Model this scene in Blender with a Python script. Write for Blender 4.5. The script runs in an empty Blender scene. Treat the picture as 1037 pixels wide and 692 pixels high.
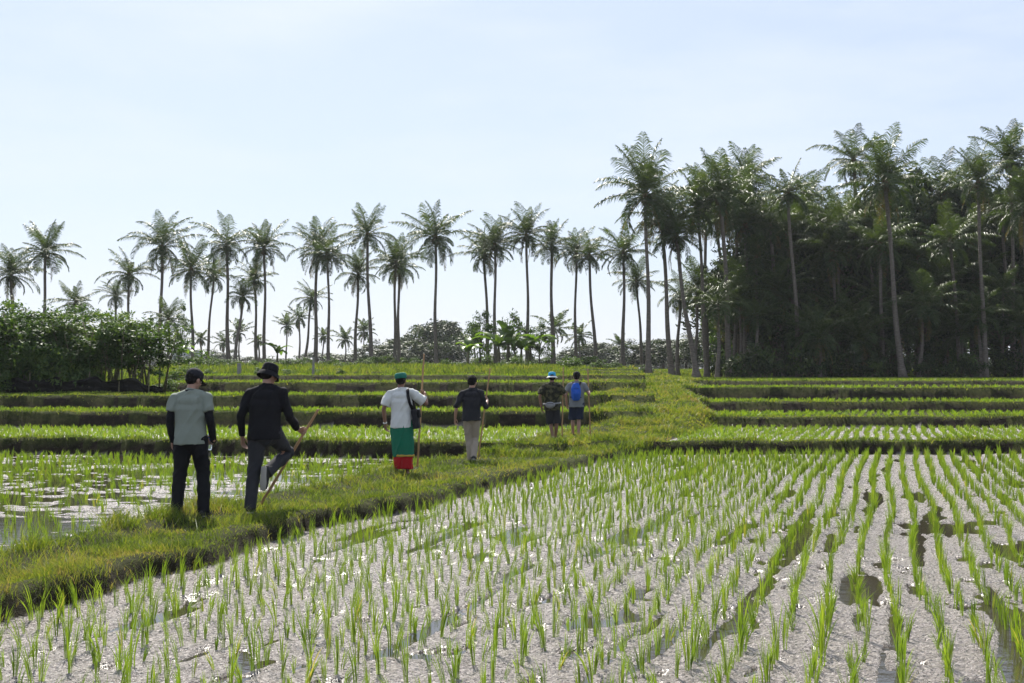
HAZE = 0.00013; EXPO = 1.13
import bpy, math, random
import numpy as np
from mathutils import Vector, Matrix
random.seed(7); np.random.seed(7)
SC = bpy.context.scene
COL = SC.collection
F = 1300.0; H = 1.8; HY = 381.0; CX = 518.5
rs = np.random.RandomState(11)

# ------------------------------------------------------------------ helpers
def smooth(t):
    t = np.clip(t, 0, 1); return t*t*(3-2*t)

def hash2(xi, yi, seed):
    h = (xi.astype(np.int64)*374761393 + yi.astype(np.int64)*668265263 + seed*2147483647) & 0xFFFFFFFF
    h = ((h ^ (h >> 13))*1274126177) & 0xFFFFFFFF
    h = ((h ^ (h >> 16))*2246822519) & 0xFFFFFFFF
    return ((h ^ (h >> 15)) & 0xFFFFFF)/float(0xFFFFFF)

def vn(x, y, seed=0):
    x = np.asarray(x, float); y = np.asarray(y, float)
    x, y = np.broadcast_arrays(x, y)
    xi = np.floor(x); yi = np.floor(y); fx = smooth(x-xi); fy = smooth(y-yi)
    a = hash2(xi, yi, seed); b = hash2(xi+1, yi, seed); c = hash2(xi, yi+1, seed); d = hash2(xi+1, yi+1, seed)
    return (a*(1-fx)+b*fx)*(1-fy) + (c*(1-fx)+d*fx)*fy      # 0..1

def fbm(x, y, seed=0, octv=3):
    s = 0; a = 0.5; n = 0
    for k in range(octv):
        s = s + a*vn(x*2**k, y*2**k, seed+k*17); n += a; a *= 0.5
    return s/n - 0.5                                     # -.5..+.5

def mesh_np(name, V, Q, mat=None, attrs=None, smoothf=False):
    """V (n,3), Q (m,k) faces with k corners each."""
    V = np.asarray(V, np.float32); Q = np.asarray(Q, np.int32)
    me = bpy.data.meshes.new(name)
    k = Q.shape[1]
    me.vertices.add(len(V)); me.vertices.foreach_set('co', V.ravel())
    me.loops.add(Q.size); me.loops.foreach_set('vertex_index', Q.ravel())
    me.polygons.add(len(Q)); me.polygons.foreach_set('loop_start', np.arange(0, Q.size, k, dtype=np.int32))
    if smoothf: me.polygons.foreach_set('use_smooth', np.ones(len(Q), bool))
    me.update(calc_edges=True)
    if attrs:
        for an, av in attrs.items():
            at = me.attributes.new(an, 'FLOAT', 'POINT'); at.data.foreach_set('value', np.asarray(av, np.float32))
    if mat: me.materials.append(mat)
    return me

def link(name, me, parent=None):
    o = bpy.data.objects.new(name, me); COL.objects.link(o)
    if parent is not None: o.parent = parent
    return o

def tag(o, label=None, cat=None, group=None, kind=None):
    if label: o['label'] = label
    if cat: o['category'] = cat
    if group: o['group'] = group
    if kind: o['kind'] = kind
    return o

def thing(name, label, cat, loc=(0, 0, 0), rz=0, group=None, sc=1.0):
    o = bpy.data.objects.new(name, None); COL.objects.link(o)
    o.location = loc; o.rotation_euler = (0, 0, rz); o.scale = (sc, sc, sc); o.empty_display_size = 0.2
    return tag(o, label, cat, group)

class MB:
    """collects polygons, lofts and ellipsoids into one mesh"""
    def __init__(s): s.v = []; s.f = []
    def add(s, V, Fs):
        o = len(s.v); s.v += [tuple(p) for p in V]; s.f += [tuple(i+o for i in f) for f in Fs]
    def tube(s, pts, rad, side=(1, 0, 0), flat=1.0, seg=12, cap=True):
        pts = [np.array(p, float) for p in pts]; n = len(pts)
        if not hasattr(rad, '__len__'): rad = [rad]*n
        if not hasattr(flat, '__len__'): flat = [flat]*n
        T = []
        for i in range(n):
            t = pts[min(i+1, n-1)]-pts[max(i-1, 0)]; T.append(t/(np.linalg.norm(t)+1e-9))
        rings = []
        if cap is True:
            e = rad[0]*min(1, flat[0])
            rings += [(pts[0]-T[0]*e*.85, T[0], rad[0]*.35, flat[0]), (pts[0]-T[0]*e*.5, T[0], rad[0]*.8, flat[0])]
        rings += [(pts[i], T[i], rad[i], flat[i]) for i in range(n)]
        if cap is True:
            e = rad[-1]*min(1, flat[-1])
            rings += [(pts[-1]+T[-1]*e*.5, T[-1], rad[-1]*.8, flat[-1]), (pts[-1]+T[-1]*e*.85, T[-1], rad[-1]*.35, flat[-1])]
        V = []
        sd = np.array(side, float)
        for p, t, r, fl in rings:
            u = sd-t*np.dot(sd, t)
            if np.linalg.norm(u) < 1e-3: u = np.cross(t, (0.1, 0.9, 0.3))
            u /= np.linalg.norm(u); w = np.cross(t, u)
            for k in range(seg):
                a = 2*math.pi*k/seg; V.append(p+u*r*math.cos(a)+w*r*fl*math.sin(a))
        Fs = []
        for i in range(len(rings)-1):
            for k in range(seg):
                k2 = (k+1) % seg; Fs.append((i*seg+k, i*seg+k2, (i+1)*seg+k2, (i+1)*seg+k))
        Fs.append(tuple(range(seg-1, -1, -1))); Fs.append(tuple((len(rings)-1)*seg+k for k in range(seg)))
        s.add(V, Fs)
    def ell(s, c, r, R=None, nu=14, nv=9):
        V = []; Fs = []
        for i in range(nv+1):
            th = math.pi*(i+.0)/nv; th = min(max(th, 0.02), math.pi-0.02)
            for k in range(nu):
                ph = 2*math.pi*k/nu
                p = np.array((r[0]*math.sin(th)*math.cos(ph), r[1]*math.sin(th)*math.sin(ph), r[2]*math.cos(th)))
                if R is not None: p = R @ p
                V.append(p+np.array(c))
        for i in range(nv):
            for k in range(nu):
                k2 = (k+1) % nu; Fs.append((i*nu+k, (i+1)*nu+k, (i+1)*nu+k2, i*nu+k2))
        Fs.append(tuple(range(nu))); Fs.append(tuple(nv*nu+k for k in range(nu-1, -1, -1)))
        s.add(V, Fs)
    def box(s, c, d, R=None):
        V = []
        for sx in (-1, 1):
            for sy in (-1, 1):
                for sz in (-1, 1):
                    p = np.array((sx*d[0]/2, sy*d[1]/2, sz*d[2]/2))
                    if R is not None: p = R @ p
                    V.append(p+np.array(c))
        s.add(V, [(0, 1, 3, 2), (4, 6, 7, 5), (0, 4, 5, 1), (2, 3, 7, 6), (0, 2, 6, 4), (1, 5, 7, 3)])
    def lathe(s, prof, c=(0, 0, 0), sx=1, sy=1, R=None, seg=24):
        V = []; Fs = []
        for (r, z) in prof:
            for k in range(seg):
                a = 2*math.pi*k/seg; p = np.array((r*sx*math.cos(a), r*sy*math.sin(a), z))
                if R is not None: p = R @ p
                V.append(p+np.array(c))
        n = len(prof)
        for i in range(n-1):
            for k in range(seg):
                k2 = (k+1) % seg; Fs.append((i*seg+k, i*seg+k2, (i+1)*seg+k2, (i+1)*seg+k))
        Fs.append(tuple(range(seg-1, -1, -1))); Fs.append(tuple((n-1)*seg+k for k in range(seg)))
        s.add(V, Fs)
    def mesh(s, name, mat=None, sm=True):
        me = bpy.data.meshes.new(name); me.from_pydata(s.v, [], s.f); me.update()
        if sm: me.polygons.foreach_set('use_smooth', np.ones(len(me.polygons), bool))
        if mat: me.materials.append(mat)
        return me
    def build(s, name, mat, parent=None, sm=True): return link(name, s.mesh(name, mat, sm), parent)
    def fuse(s, name, mat, parent, voxel=.009, it=3, fold=0.0, fs=9.0, fz=1.0):
        """one continuous skin over all pieces"""
        me0 = s.mesh('tmp'); o = link('tmp', me0)
        m = o.modifiers.new('r', 'REMESH'); m.mode = 'VOXEL'; m.voxel_size = voxel; m.use_smooth_shade = True
        m2 = o.modifiers.new('s', 'SMOOTH'); m2.factor = .5; m2.iterations = it
        dg = bpy.context.evaluated_depsgraph_get()
        me = bpy.data.meshes.new_from_object(o.evaluated_get(dg)); me.name = name
        bpy.data.objects.remove(o); bpy.data.meshes.remove(me0)
        if fold:
            n = len(me.vertices); co = np.empty(n*3, np.float32); me.vertices.foreach_get('co', co); co = co.reshape(-1, 3)
            no = np.empty(n*3, np.float32); me.vertex_normals.foreach_get('vector', no); no = no.reshape(-1, 3)
            a = np.arctan2(co[:, 1], co[:, 0]+.001)
            d = .8*fbm(co[:, 0]*fs+co[:, 1]*fs*.7, co[:, 2]*fs*fz, 5, 3)+.45-2.2*np.abs(fbm(co[:, 1]*fs*1.2+co[:, 2]*fs*fz*.5, co[:, 2]*fs*fz-co[:, 0]*fs*.9, 9, 2))-.35
            co += no*(np.clip(d*fold, -.007, .03)+.003)[:, None]; me.vertices.foreach_set('co', co.ravel())
        me.materials.clear(); me.materials.append(mat)
        me.polygons.foreach_set('use_smooth', np.ones(len(me.polygons), bool)); me.update()
        return link(name, me, parent)

# ------------------------------------------------------------------ materials
def nodes(name):
    m = bpy.data.materials.new(name); m.use_nodes = True; t = m.node_tree
    for n in list(t.nodes): t.nodes.remove(n)
    out = t.nodes.new('ShaderNodeOutputMaterial')
    return m, t, out
def N(t, typ, **kw):
    n = t.nodes.new(typ)
    for k, v in kw.items(): setattr(n, k, v)
    return n
def noise(t, scale, detail=3, vec=None, rough=.55):
    n = N(t, 'ShaderNodeTexNoise'); n.inputs['Scale'].default_value = scale; n.inputs['Detail'].default_value = detail
    n.inputs['Roughness'].default_value = rough
    if vec is None:
        tc = N(t, 'ShaderNodeTexCoord'); vec = tc.outputs['Object']
    t.links.new(vec, n.inputs['Vector']); return n.outputs['Fac']
def ramp(t, fac, stops):
    r = N(t, 'ShaderNodeValToRGB'); e = r.color_ramp.elements
    while len(e) > 1: e.remove(e[-1])
    e[0].position = stops[0][0]; e[0].color = tuple(stops[0][1])+(1,)
    for p, c in stops[1:]:
        x = e.new(p); x.color = tuple(c)+(1,)
    t.links.new(fac, r.inputs[0]); return r.outputs[0]
def mixc(t, fac, a, b, typ='MIX'):
    m = N(t, 'ShaderNodeMix', data_type='RGBA', blend_type=typ)
    for s, v in ((0, fac), (6, a), (7, b)):
        if hasattr(v, 'links'): t.links.new(v, m.inputs[s])
        elif isinstance(v, (int, float)): m.inputs[s].default_value = v
        else: m.inputs[s].default_value = tuple(v)+(1,)
    return m.outputs[2]
def math_(t, op, a, b=0.0):
    m = N(t, 'ShaderNodeMath', operation=op)
    for s, v in ((0, a), (1, b)):
        if hasattr(v, 'links'): t.links.new(v, m.inputs[s])
        else: m.inputs[s].default_value = v
    return m.outputs[0]
def attr(t, name):
    a = N(t, 'ShaderNodeAttribute', attribute_name=name); return a.outputs['Fac']
def principled(t, out, col, rough=.6, spec=.5, bump=None, bstr=.3, bdist=.01, metallic=0):
    p = N(t, 'ShaderNodeBsdfPrincipled')
    if hasattr(col, 'links'): t.links.new(col, p.inputs['Base Color'])
    else: p.inputs['Base Color'].default_value = tuple(col)+(1,)
    if hasattr(rough, 'links'): t.links.new(rough, p.inputs['Roughness'])
    else: p.inputs['Roughness'].default_value = rough
    p.inputs['Specular IOR Level'].default_value = spec; p.inputs['Metallic'].default_value = metallic
    if bump is not None:
        b = N(t, 'ShaderNodeBump'); b.inputs['Strength'].default_value = bstr; b.inputs['Distance'].default_value = bdist
        t.links.new(bump, b.inputs['Height']); t.links.new(b.outputs[0], p.inputs['Normal'])
    if out is not None: t.links.new(p.outputs[0], out.inputs[0])
    return p
def leafmat(name, stops, trans=.45, tcol=(1.0, 1.0, .45), rough=.45, spec=.4, boost=1.35):
    m, t, out = nodes(name)
    c = ramp(t, attr(t, 'rnd'), stops)
    p = principled(t, None, c, rough, spec)
    tr = N(t, 'ShaderNodeBsdfTranslucent')
    tc = mixc(t, 1.0, c, tuple(x*boost for x in tcol), 'MULTIPLY'); t.links.new(tc, tr.inputs[0])
    mx = N(t, 'ShaderNodeMixShader'); mx.inputs[0].default_value = trans
    t.links.new(p.outputs[0], mx.inputs[1]); t.links.new(tr.outputs[0], mx.inputs[2]); t.links.new(mx.outputs[0], out.inputs[0])
    return m
def cloth(name, c, rough=.85, var=.25, scale=6, spec=.2, extra=None):
    m, t, out = nodes(name)
    n = noise(t, scale, 4); col = mixc(t, n, tuple(x*(1-var) for x in c), tuple(min(1, x*(1+var)) for x in c))
    if extra: col = extra(t, col)
    principled(t, out, col, rough, spec, noise(t, 260, 2), .25, .002)
    return m

M = {}
M['palm'] = leafmat('palm_leaf', [(0, (.022, .040, .011)), (.5, (.040, .068, .017)), (.85, (.075, .105, .026)), (.93, (.13, .11, .035)), (1, (.15, .095, .04))], .34, (1, 1, .35), .45, .35)
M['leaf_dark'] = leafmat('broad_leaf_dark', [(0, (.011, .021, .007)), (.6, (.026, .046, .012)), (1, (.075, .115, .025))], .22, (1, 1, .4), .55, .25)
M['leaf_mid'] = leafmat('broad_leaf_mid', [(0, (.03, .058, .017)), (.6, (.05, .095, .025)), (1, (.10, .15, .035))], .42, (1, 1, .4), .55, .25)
M['rice'] = leafmat('rice_blade', [(0, (.075, .125, .016)), (.6, (.125, .18, .024)), (.92, (.185, .22, .034)), (1, (.27, .22, .08))], .52, (1.0, 1.05, .35), .4, .45, 1.7)
M['grass'] = leafmat('grass_blade', [(0, (.04, .065, .014)), (.32, (.095, .14, .022)), (.58, (.15, .175, .034)), (.8, (.20, .19, .055)), (1, (.24, .17, .10))], .45, (1.0, 1.0, .4), .55, .3, 1.5)
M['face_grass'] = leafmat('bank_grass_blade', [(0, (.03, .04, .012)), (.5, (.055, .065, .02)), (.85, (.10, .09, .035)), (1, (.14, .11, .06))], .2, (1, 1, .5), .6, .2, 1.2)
M['banana'] = leafmat('banana_leaf', [(0, (.06, .12, .02)), (1, (.12, .2, .035))], .5, (1, 1, .35), .35, .5)

def barkmat(name, c):
    m, t, out = nodes(name)
    tc = N(t, 'ShaderNodeTexCoord'); mp = N(t, 'ShaderNodeMapping'); mp.inputs['Scale'].default_value = (3, 3, 9); t.links.new(tc.outputs['Object'], mp.inputs[0])
    n = noise(t, 1.6, 5, mp.outputs[0]); col = ramp(t, n, [(.25, tuple(x*.5 for x in c)), (.55, c), (.8, tuple(x*1.5 for x in c))])
    principled(t, out, col, .9, .2, n, .6, .04); return m
M['trunk'] = barkmat('palm_bark', (.15, .125, .105)); M['bark'] = barkmat('tree_bark', (.09, .07, .05)); M['stem'] = barkmat('cane_bark', (.13, .115, .07))
M['coconut'] = cloth('coconut_husk', (.10, .075, .03), .6)
M['skin'] = cloth('skin_brown', (.20, .105, .07), .5, .12, 8, .4)
M['skin_light'] = cloth('skin_tan', (.33, .19, .135), .5, .12, 8, .4)
M['hair'] = cloth('hair_black', (.010, .008, .007), .75, .3, 60, .15)
M['black'] = cloth('fabric_black', (.010, .010, .012), .9)
M['black2'] = cloth('fabric_charcoal', (.022, .022, .026), .9)
M['stone'] = cloth('trouser_charcoal', (.035, .035, .04), .9)
M['greygreen'] = cloth('shirt_sage', (.20, .225, .19), .85, .10)
M['greytee'] = cloth('shirt_grey', (.16, .17, .18), .85, .12)
M['khaki'] = cloth('trouser_khaki', (.30, .25, .20), .9, .12)
M['navy'] = cloth('shorts_navy', (.018, .024, .045), .9)
M['green'] = cloth('sarong_green', (.012, .13, .075), .8, .2)
M['red'] = cloth('sarong_red', (.36, .012, .015), .8, .15)
M['gold'] = cloth('trim_gold', (.42, .27, .05), .7, .2)
M['teal'] = cloth('cap_green', (.02, .15, .11), .8, .3, 30)
M['blue'] = cloth('pack_blue', (.02, .09, .42), .7, .2)
M['cyan'] = cloth('hat_blue', (.03, .30, .52), .7, .15)
M['white'] = cloth('fabric_white', (.72, .72, .70), .8, .05)
M['sole'] = cloth('rubber_sole', (.34, .32, .29), .7, .15)
M['shoe'] = cloth('shoe_dark', (.03, .03, .03), .7)
M['wood'] = cloth('staff_wood', (.34, .21, .11), .65, .35, 12)
M['grey'] = cloth('pouch_grey', (.22, .22, .23), .6, .2)
M['metal'] = cloth('watch_metal', (.55, .55, .55), .3, .1, 6, .8)
M['concrete'] = cloth('old_concrete', (.24, .23, .21), .9, .35, 5)
M['wall_far'] = cloth('rendered_wall', (.42, .42, .42), .9, .1, .5)
M['glass_dark'] = cloth('window_glass', (.05, .06, .07), .15, .1, 1, .6)
M['net'] = cloth('shade_net', (.012, .011, .010), .85, .5, 4)
def stripes(t, col):
    tc = N(t, 'ShaderNodeTexCoord'); w = N(t, 'ShaderNodeTexWave', bands_direction='X'); w.inputs['Scale'].default_value = 16; w.inputs['Distortion'].default_value = .6
    t.links.new(tc.outputs['Object'], w.inputs[0])
    f = ramp(t, w.outputs['Fac'], [(.55, (0, 0, 0)), (.85, (1, 1, 1))]); return mixc(t, math_(t, 'MULTIPLY', f, .45), col, (.25, .28, .33))
M['stripe'] = cloth('shirt_cream_striped', (.62, .62, .59), .85, .05, 6, .2, stripes)
def camo(t, col):
    return mixc(t, ramp(t, noise(t, 14, 2), [(.45, (0, 0, 0)), (.56, (1, 1, 1))]), col, (.07, .065, .035))
M['camo'] = cloth('shirt_dark_mottled', (.02, .02, .014), .9, .2, 6, .2, camo)
m, t, out = nodes('clear_plastic'); p = principled(t, out, (.85, .92, .97), .08, .5); p.inputs['Transmission Weight'].default_value = .75; p.inputs['IOR'].default_value = 1.2; M['plastic'] = m

# ground: weights grass / mud come as vertex attributes
def ground_mat():
    m, t, out = nodes('ground_soil')
    tc = N(t, 'ShaderNodeTexCoord'); V = tc.outputs['Object']
    soil = ramp(t, noise(t, 5, 5, V), [(.3, (.014, .011, .008)), (.55, (.028, .021, .015)), (.8, (.060, .046, .032))])
    gr = ramp(t, noise(t, 9, 5, V), [(.3, (.025, .032, .010)), (.55, (.055, .065, .018)), (.8, (.10, .10, .035))])
    n1 = noise(t, 2.2, 5, V); n2 = noise(t, 38, 4, V, .7); n3 = noise(t, 120, 3, V, .6); n4 = noise(t, 17, 3, V)
    mud = mixc(t, ramp(t, n1, [(.35, (0, 0, 0)), (.7, (1, 1, 1))]), (.165, .134, .117), (.235, .196, .174))
    mud = mixc(t, ramp(t, n2, [(.36, (1, 1, 1)), (.46, (0, 0, 0))]), mud, (.028, .022, .019))
    mud = mixc(t, ramp(t, n3, [(.54, (0, 0, 0)), (.64, (1, 1, 1))]), mud, (.30, .275, .265))
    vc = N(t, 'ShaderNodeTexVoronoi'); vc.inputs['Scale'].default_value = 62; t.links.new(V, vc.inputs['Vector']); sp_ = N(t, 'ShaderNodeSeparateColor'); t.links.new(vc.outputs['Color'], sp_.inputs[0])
    mud = mixc(t, ramp(t, sp_.outputs[0], [(.16, (1, 1, 1)), (.20, (0, 0, 0))]), mud, (.030, .023, .018))
    mud = mixc(t, ramp(t, sp_.outputs[1], [(.78, (0, 0, 0)), (.84, (.8, .8, .8))]), mud, (.42, .37, .34))  # pale cells: sun and sky glints painted into the mud colour
    wet = attr(t, 'wet')
    mud = mixc(t, wet, mud, (.045, .034, .022))
    c = mixc(t, attr(t, 'grass'), soil, gr); c = mixc(t, attr(t, 'mud'), c, mud)
    hh = math_(t, 'ADD', math_(t, 'MULTIPLY', n2, .9), math_(t, 'MULTIPLY', n3, .5)); hh = math_(t, 'ADD', hh, math_(t, 'MULTIPLY', n4, .7))
    rg = mixc(t, attr(t, 'mud'), (.95, .95, .95), mixc(t, sp_.outputs[2], (.20, .20, .20), (.42, .42, .42)))
    rr = N(t, 'ShaderNodeRGBToBW'); t.links.new(rg, rr.inputs[0])
    vo = N(t, 'ShaderNodeTexVoronoi'); vo.inputs['Scale'].default_value = 55; t.links.new(V, vo.inputs['Vector']); hh = math_(t, 'SUBTRACT', hh, math_(t, 'MULTIPLY', vo.outputs['Distance'], .55))
    p = principled(t, out, c, rr.outputs[0], .5, hh, 1.0, .030)
    sp = math_(t, 'ADD', math_(t, 'MULTIPLY', attr(t, 'mud'), .5), .08); t.links.new(sp, p.inputs['Specular IOR Level'])
    return m
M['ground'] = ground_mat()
def water_mat():
    m, t, out = nodes('paddy_water')
    tc = N(t, 'ShaderNodeTexCoord'); mp = N(t, 'ShaderNodeMapping'); mp.inputs['Scale'].default_value = (1, 1.6, 1); t.links.new(tc.outputs['Object'], mp.inputs[0])
    n = math_(t, 'ADD', noise(t, 5, 3, mp.outputs[0]), math_(t, 'MULTIPLY', noise(t, 30, 2, mp.outputs[0]), .25))
    p = principled(t, out, (.035, .028, .020), .03, .6, n, .2, .010); p.inputs['IOR'].default_value = 1.33
    return m
M['water'] = water_mat()
# ------------------------------------------------------------------ terrain
PY = np.array([-8, 5, 9.6, 11, 12, 13.2, 15, 16.5, 18, 19.7, 22.7, 26, 28, 30, 33, 36.9, 43, 51, 60, 75, 95, 120])
PL = np.array([-9.5, -6.3, -5.0, -4.75, -4.5, -4.25, -3.95, -3.55, -3.15, -2.65, -1.95, -.75, .1, .75, 1.35, 3.0, 3.7, 4.1, 4.7, 6, 7.5, 9])
QY = np.array([-8, 5, 9.6, 10.2, 11.06, 11.5, 12.06, 13.2, 15, 16, 17.3, 19.7, 22.7, 26, 29.3, 32, 39, 46.3, 52.4, 60, 75, 95, 120])
QR = np.array([-8, -4.9, -3.7, -3.55, -3.42, -3.2, -2.94, -2.83, -2.45, -1.9, -1.25, -.54, .39, 1.6, 3.1, 3.6, 5.5, 6.35, 6.6, 7.9, 9, 10.5, 13])
ZY = [-8, 26, 29, 33.5, 38, 44, 51, 60, 75, 95, 120]; ZP = [.19, .18, .19, .21, .62, .95, 1.25, 1.55, 1.75, 2.0, 2.4]
WL = [(lambda X: 27.5+np.clip(-.05-X, -4, 30)*.21, .36, .27), (lambda X: 37.5+0*X, .76, .68), (lambda X: 43.2+.02*X, 1.15, 1.08),
      (lambda X: 50.7+0*X, 1.55, 1.50), (lambda X: 60+.03*X, 1.84, 1.78), (lambda X: 70+0*X, 2.02, 1.96), (lambda X: 81-.02*X, 2.25, 2.2), (lambda X: 95+0*X, 2.46, 2.42)]
WR = [(lambda X: 29.3+0*X, .31, .22), (lambda X: 39.0+0*X, .57, .48), (lambda X: 46.3+0*X, .87, .80), (lambda X: 52.6+0*X, 1.33, 1.27), (lambda X: 61+0*X, 1.58, 1.53)]

def wall_y(fn, X, k, s):
    return fn(X)+.5*fbm(X*.16, 3.3+k*7.1, 31+s, 2)+.22*fbm(X*1.1, k*5.7, 41+s, 2)

def levels(X, Y, W, base, s):
    z = base+0*X; fid = np.zeros(X.shape, int); lip = np.zeros(X.shape); face = np.zeros(X.shape); zp = base
    for k, (fn, zt, zf) in enumerate(W):
        yk = wall_y(fn, X, k, s); sd = Y-yk; w = .13+.0025*yk; lw = .42+.004*yk+.15*vn(X*.7, k, 3)
        zt2 = zt+.06*fbm(X*.8, k*3.1, 51+s, 2)
        h = zp+(zt2-zp)*smooth(sd/w)+(zf-zt2)*smooth((sd-lw)/.3)
        z = np.where(sd > 0, h, z)
        face = np.where((sd > -.04) & (sd < w*.85), 1.0, np.where(sd >= w*.85, 0, face))
        lip = np.where((sd >= w*.7) & (sd < lw+.2), 1.0, np.where(sd >= lw+.2, 0, lip))
        fid = np.where(sd > lw+.15, k+1, fid); zp = zf
    return z, fid, lip, face

def terrain(X, Y):
    """returns z, field id (right: 0.., left: 100.., -1 none), grass weight, mud weight, face, path, wet"""
    X = np.asarray(X, float); Y = np.asarray(Y, float)
    jag = .16*fbm(Y*1.3+X*.2, Y*.1, 61, 3)+.12*fbm(X*3, Y*3, 62, 2)
    xl = np.interp(Y, PY, PL)-jag*1.2; xr = np.interp(Y, QY, QR)+jag
    mid = (xl+xr)/2; left = X < mid
    zl, fl, ll, cl = levels(X, Y, WL, .0, 0); zr, fr, lr, cr = levels(X, Y, WR, .0, 100)
    # far ground
    zl = zl+np.interp(Y, [100, 125, 5000], [0, .3, .3]); zr = zr+np.interp(Y, [75, 95, 160, 5000], [0, .12, 1.2, 1.2])
    # rough corner under the thicket on the left
    mk = smooth((-.268*Y-X)/1.2)*smooth((Y-43.6)/.6)
    zt = np.interp(Y, [43, 50, 60, 80, 115], [1.12, 1.3, 1.6, 2.1, 2.7])+.15*fbm(X*.5, Y*.5, 71)
    zl = zl*(1-mk)+zt*mk; ll = np.where(mk > .5, 1, ll); cl = np.where(mk > .5, 0, cl); fl = np.where(mk > .5, 99, fl)
    fl = np.where(Y > 66, 99, fl); fr = np.where(Y > 66, 99, fr)
    z = np.where(left, zl, zr); fid = np.where(left, 100+fl, fr); lip = np.where(left, ll, lr); face = np.where(left, cl, cr)
    # mud relief
    l = X*.283+Y*.959; c = X*.959-Y*.283
    pud = fbm(c*1.5+.8*fbm(l*.8, c*2, 5), l*.3+.6*fbm(l*2, c*2, 6), 81, 5)+.55*fbm(X*2.2, Y*1.6, 84, 2)+.004*(X*4-Y)*.25
    relR = .020+.022*fbm(X*6, Y*6, 82, 3)+.018*fbm(X*24, Y*24, 92, 2)*np.interp(Y, [0, 12, 25], [1, .8, 0])+.03*fbm(X*1.1, Y*1.1, 83, 2)-.050*smooth((pud-.25)/.12)-.05*smooth((fbm(c*6+1.5*fbm(X*3, Y*3, 97), l*2.6, 93, 4)-.19)/.05)+.007*np.cos(2*math.pi*c/.26)-.034*smooth((fbm(c*3.8, l*.35, 94, 4)-.12)/.09)
    relL = -.004+.075*fbm(X*4.0, Y*6.5, 85, 3)+.05*fbm(X*.5, Y*.7, 86, 2)
    rel = np.where(fid == 0, relR, np.where(fid == 100, relL, .012+.04*fbm(X*4, Y*4, 87, 2)))
    infield = (fid != 199) & (fid != 99) & (lip < .5) & (face < .5)
    z = z+np.where(infield, rel, .05*fbm(X*2.5, Y*2.5, 88, 3))
    # the path
    sd = np.maximum(xl-X, X-xr); ew = np.interp(Y, [0, 28, 36, 60, 100], [.16, .22, .9, 1.4, 2.5])
    ew = np.where(X > mid, ew*np.interp(Y, [0, 15, 30, 100], [.8, 1, .8, .8]), ew*.85)
    w = 1-smooth(sd/ew)
    zpth = np.interp(Y, ZY, ZP)+.07*fbm(X*1.7, Y*1.7, 91, 3)-.03*smooth((-sd-.1)/.4)+.035*smooth((.35-np.abs(sd+.2))/.3)
    z = np.where(z > zpth, z, z*(1-w)+zpth*w)
    path = (w > .75).astype(float); bank = ((w > .02) & (w <= .75)).astype(float)
    mud = np.where(infield & ((fid % 100) < 2), 1.0, 0)*(1-smooth((w-.02)/.1)); gfield = (infield & ((fid % 100) >= 2))
    grass = np.clip(np.maximum(lip, np.maximum(path, ((Y > 66) | (fid == 199)).astype(float))), 0, 1)
    grass = np.where((path > 0), .55+.45*smooth((Y-14)/14), grass)
    grass = np.where(bank > 0, np.where(X < mid, .75, .12+.7*smooth((Y-33)/4)), grass)
    grass = np.where(gfield & (w < .02), .8, grass)
    wet = np.clip((.006-(rel))/.012, 0, 1)*infield
    fid = np.where((w > .15) | ((lip > .5) | (face > .5)), -1, fid)
    return dict(z=z, fid=fid, grass=grass, mud=mud, face=face*(w < .5), lip=lip*(w < .5), path=path, bank=bank, wet=wet, sd=sd, left=left)

def gz(x, y): return float(terrain(np.array([x]), np.array([y]))['z'][0])
def wx(px, Y): return (px-CX)/F*Y

def grid(X, Y):
    n, m = X.shape; i = np.arange(n*m).reshape(n, m)
    return np.stack([i[:-1, :-1], i[:-1, 1:], i[1:, 1:], i[1:, :-1]], -1).reshape(-1, 4)

ys = [-6.0]
while ys[-1] < 105: ys.append(ys[-1]+max(.028, .0040*ys[-1] if ys[-1] > 0 else .3) if ys[-1] > 3 else ys[-1]+.3)
while ys[-1] < 2400: ys.append(ys[-1]*1.05)
ys = np.array(ys); us = np.linspace(-.62, .62, 880)
us = us*(1+1.2*np.abs(us)**3)
YY, UU = np.meshgrid(ys, us, indexing='ij'); XX = UU*(YY+7)
T = terrain(XX, YY)
V = np.stack([XX, YY, T['z']], -1).reshape(-1, 3)
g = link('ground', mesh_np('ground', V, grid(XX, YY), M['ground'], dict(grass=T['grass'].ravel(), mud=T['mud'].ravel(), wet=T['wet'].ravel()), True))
tag(g, kind='structure')

# water sheets, one per flooded field
def water(side, k):
    W = WL if side < 0 else WR; z = 0.0 if k == 0 else W[k-1][2]
    n = 120; a = np.linspace(0, 1, n)
    if side < 0: X0 = np.linspace(-60, 3.2 if k else 0.0, n)
    else: X0 = np.linspace(-6.5 if k == 0 else 4.2, 62, n)
    s = 0 if side < 0 else 100
    y0 = np.full(n, -5.0) if k == 0 else wall_y(W[k-1][0], X0, k-1, s)+.38
    y1 = wall_y(W[k][0], X0, k, s)+.06
    if k == 0:     # stay on our side of the path
        if side < 0: y0 = np.maximum(y0, np.interp(X0, PL, PY)+.0)
        else: y1 = np.minimum(y1, np.where(X0 < 3, np.interp(X0, QR, QY)+.1, y1))
    if side < 0 and k: y0 = np.where(X0 > -.5, np.maximum(y0, np.interp(X0, PL, PY)+.5), y0); y0 = np.minimum(y0, y1-.01)
    tt = np.linspace(0, 1, 40); YY = y0[None, :]*(1-tt[:, None])+y1[None, :]*tt[:, None]; XX = np.broadcast_to(X0, YY.shape)
    zz = {0: (.004 if side < 0 else .0)}.get(k, z+.004)
    o = link('paddy_water', mesh_np('paddy_water', np.stack([XX, YY, np.full(YY.shape, zz)], -1).reshape(-1, 3), grid(XX, YY), M['water'], None, True))
    tag(o, kind='structure')
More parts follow.
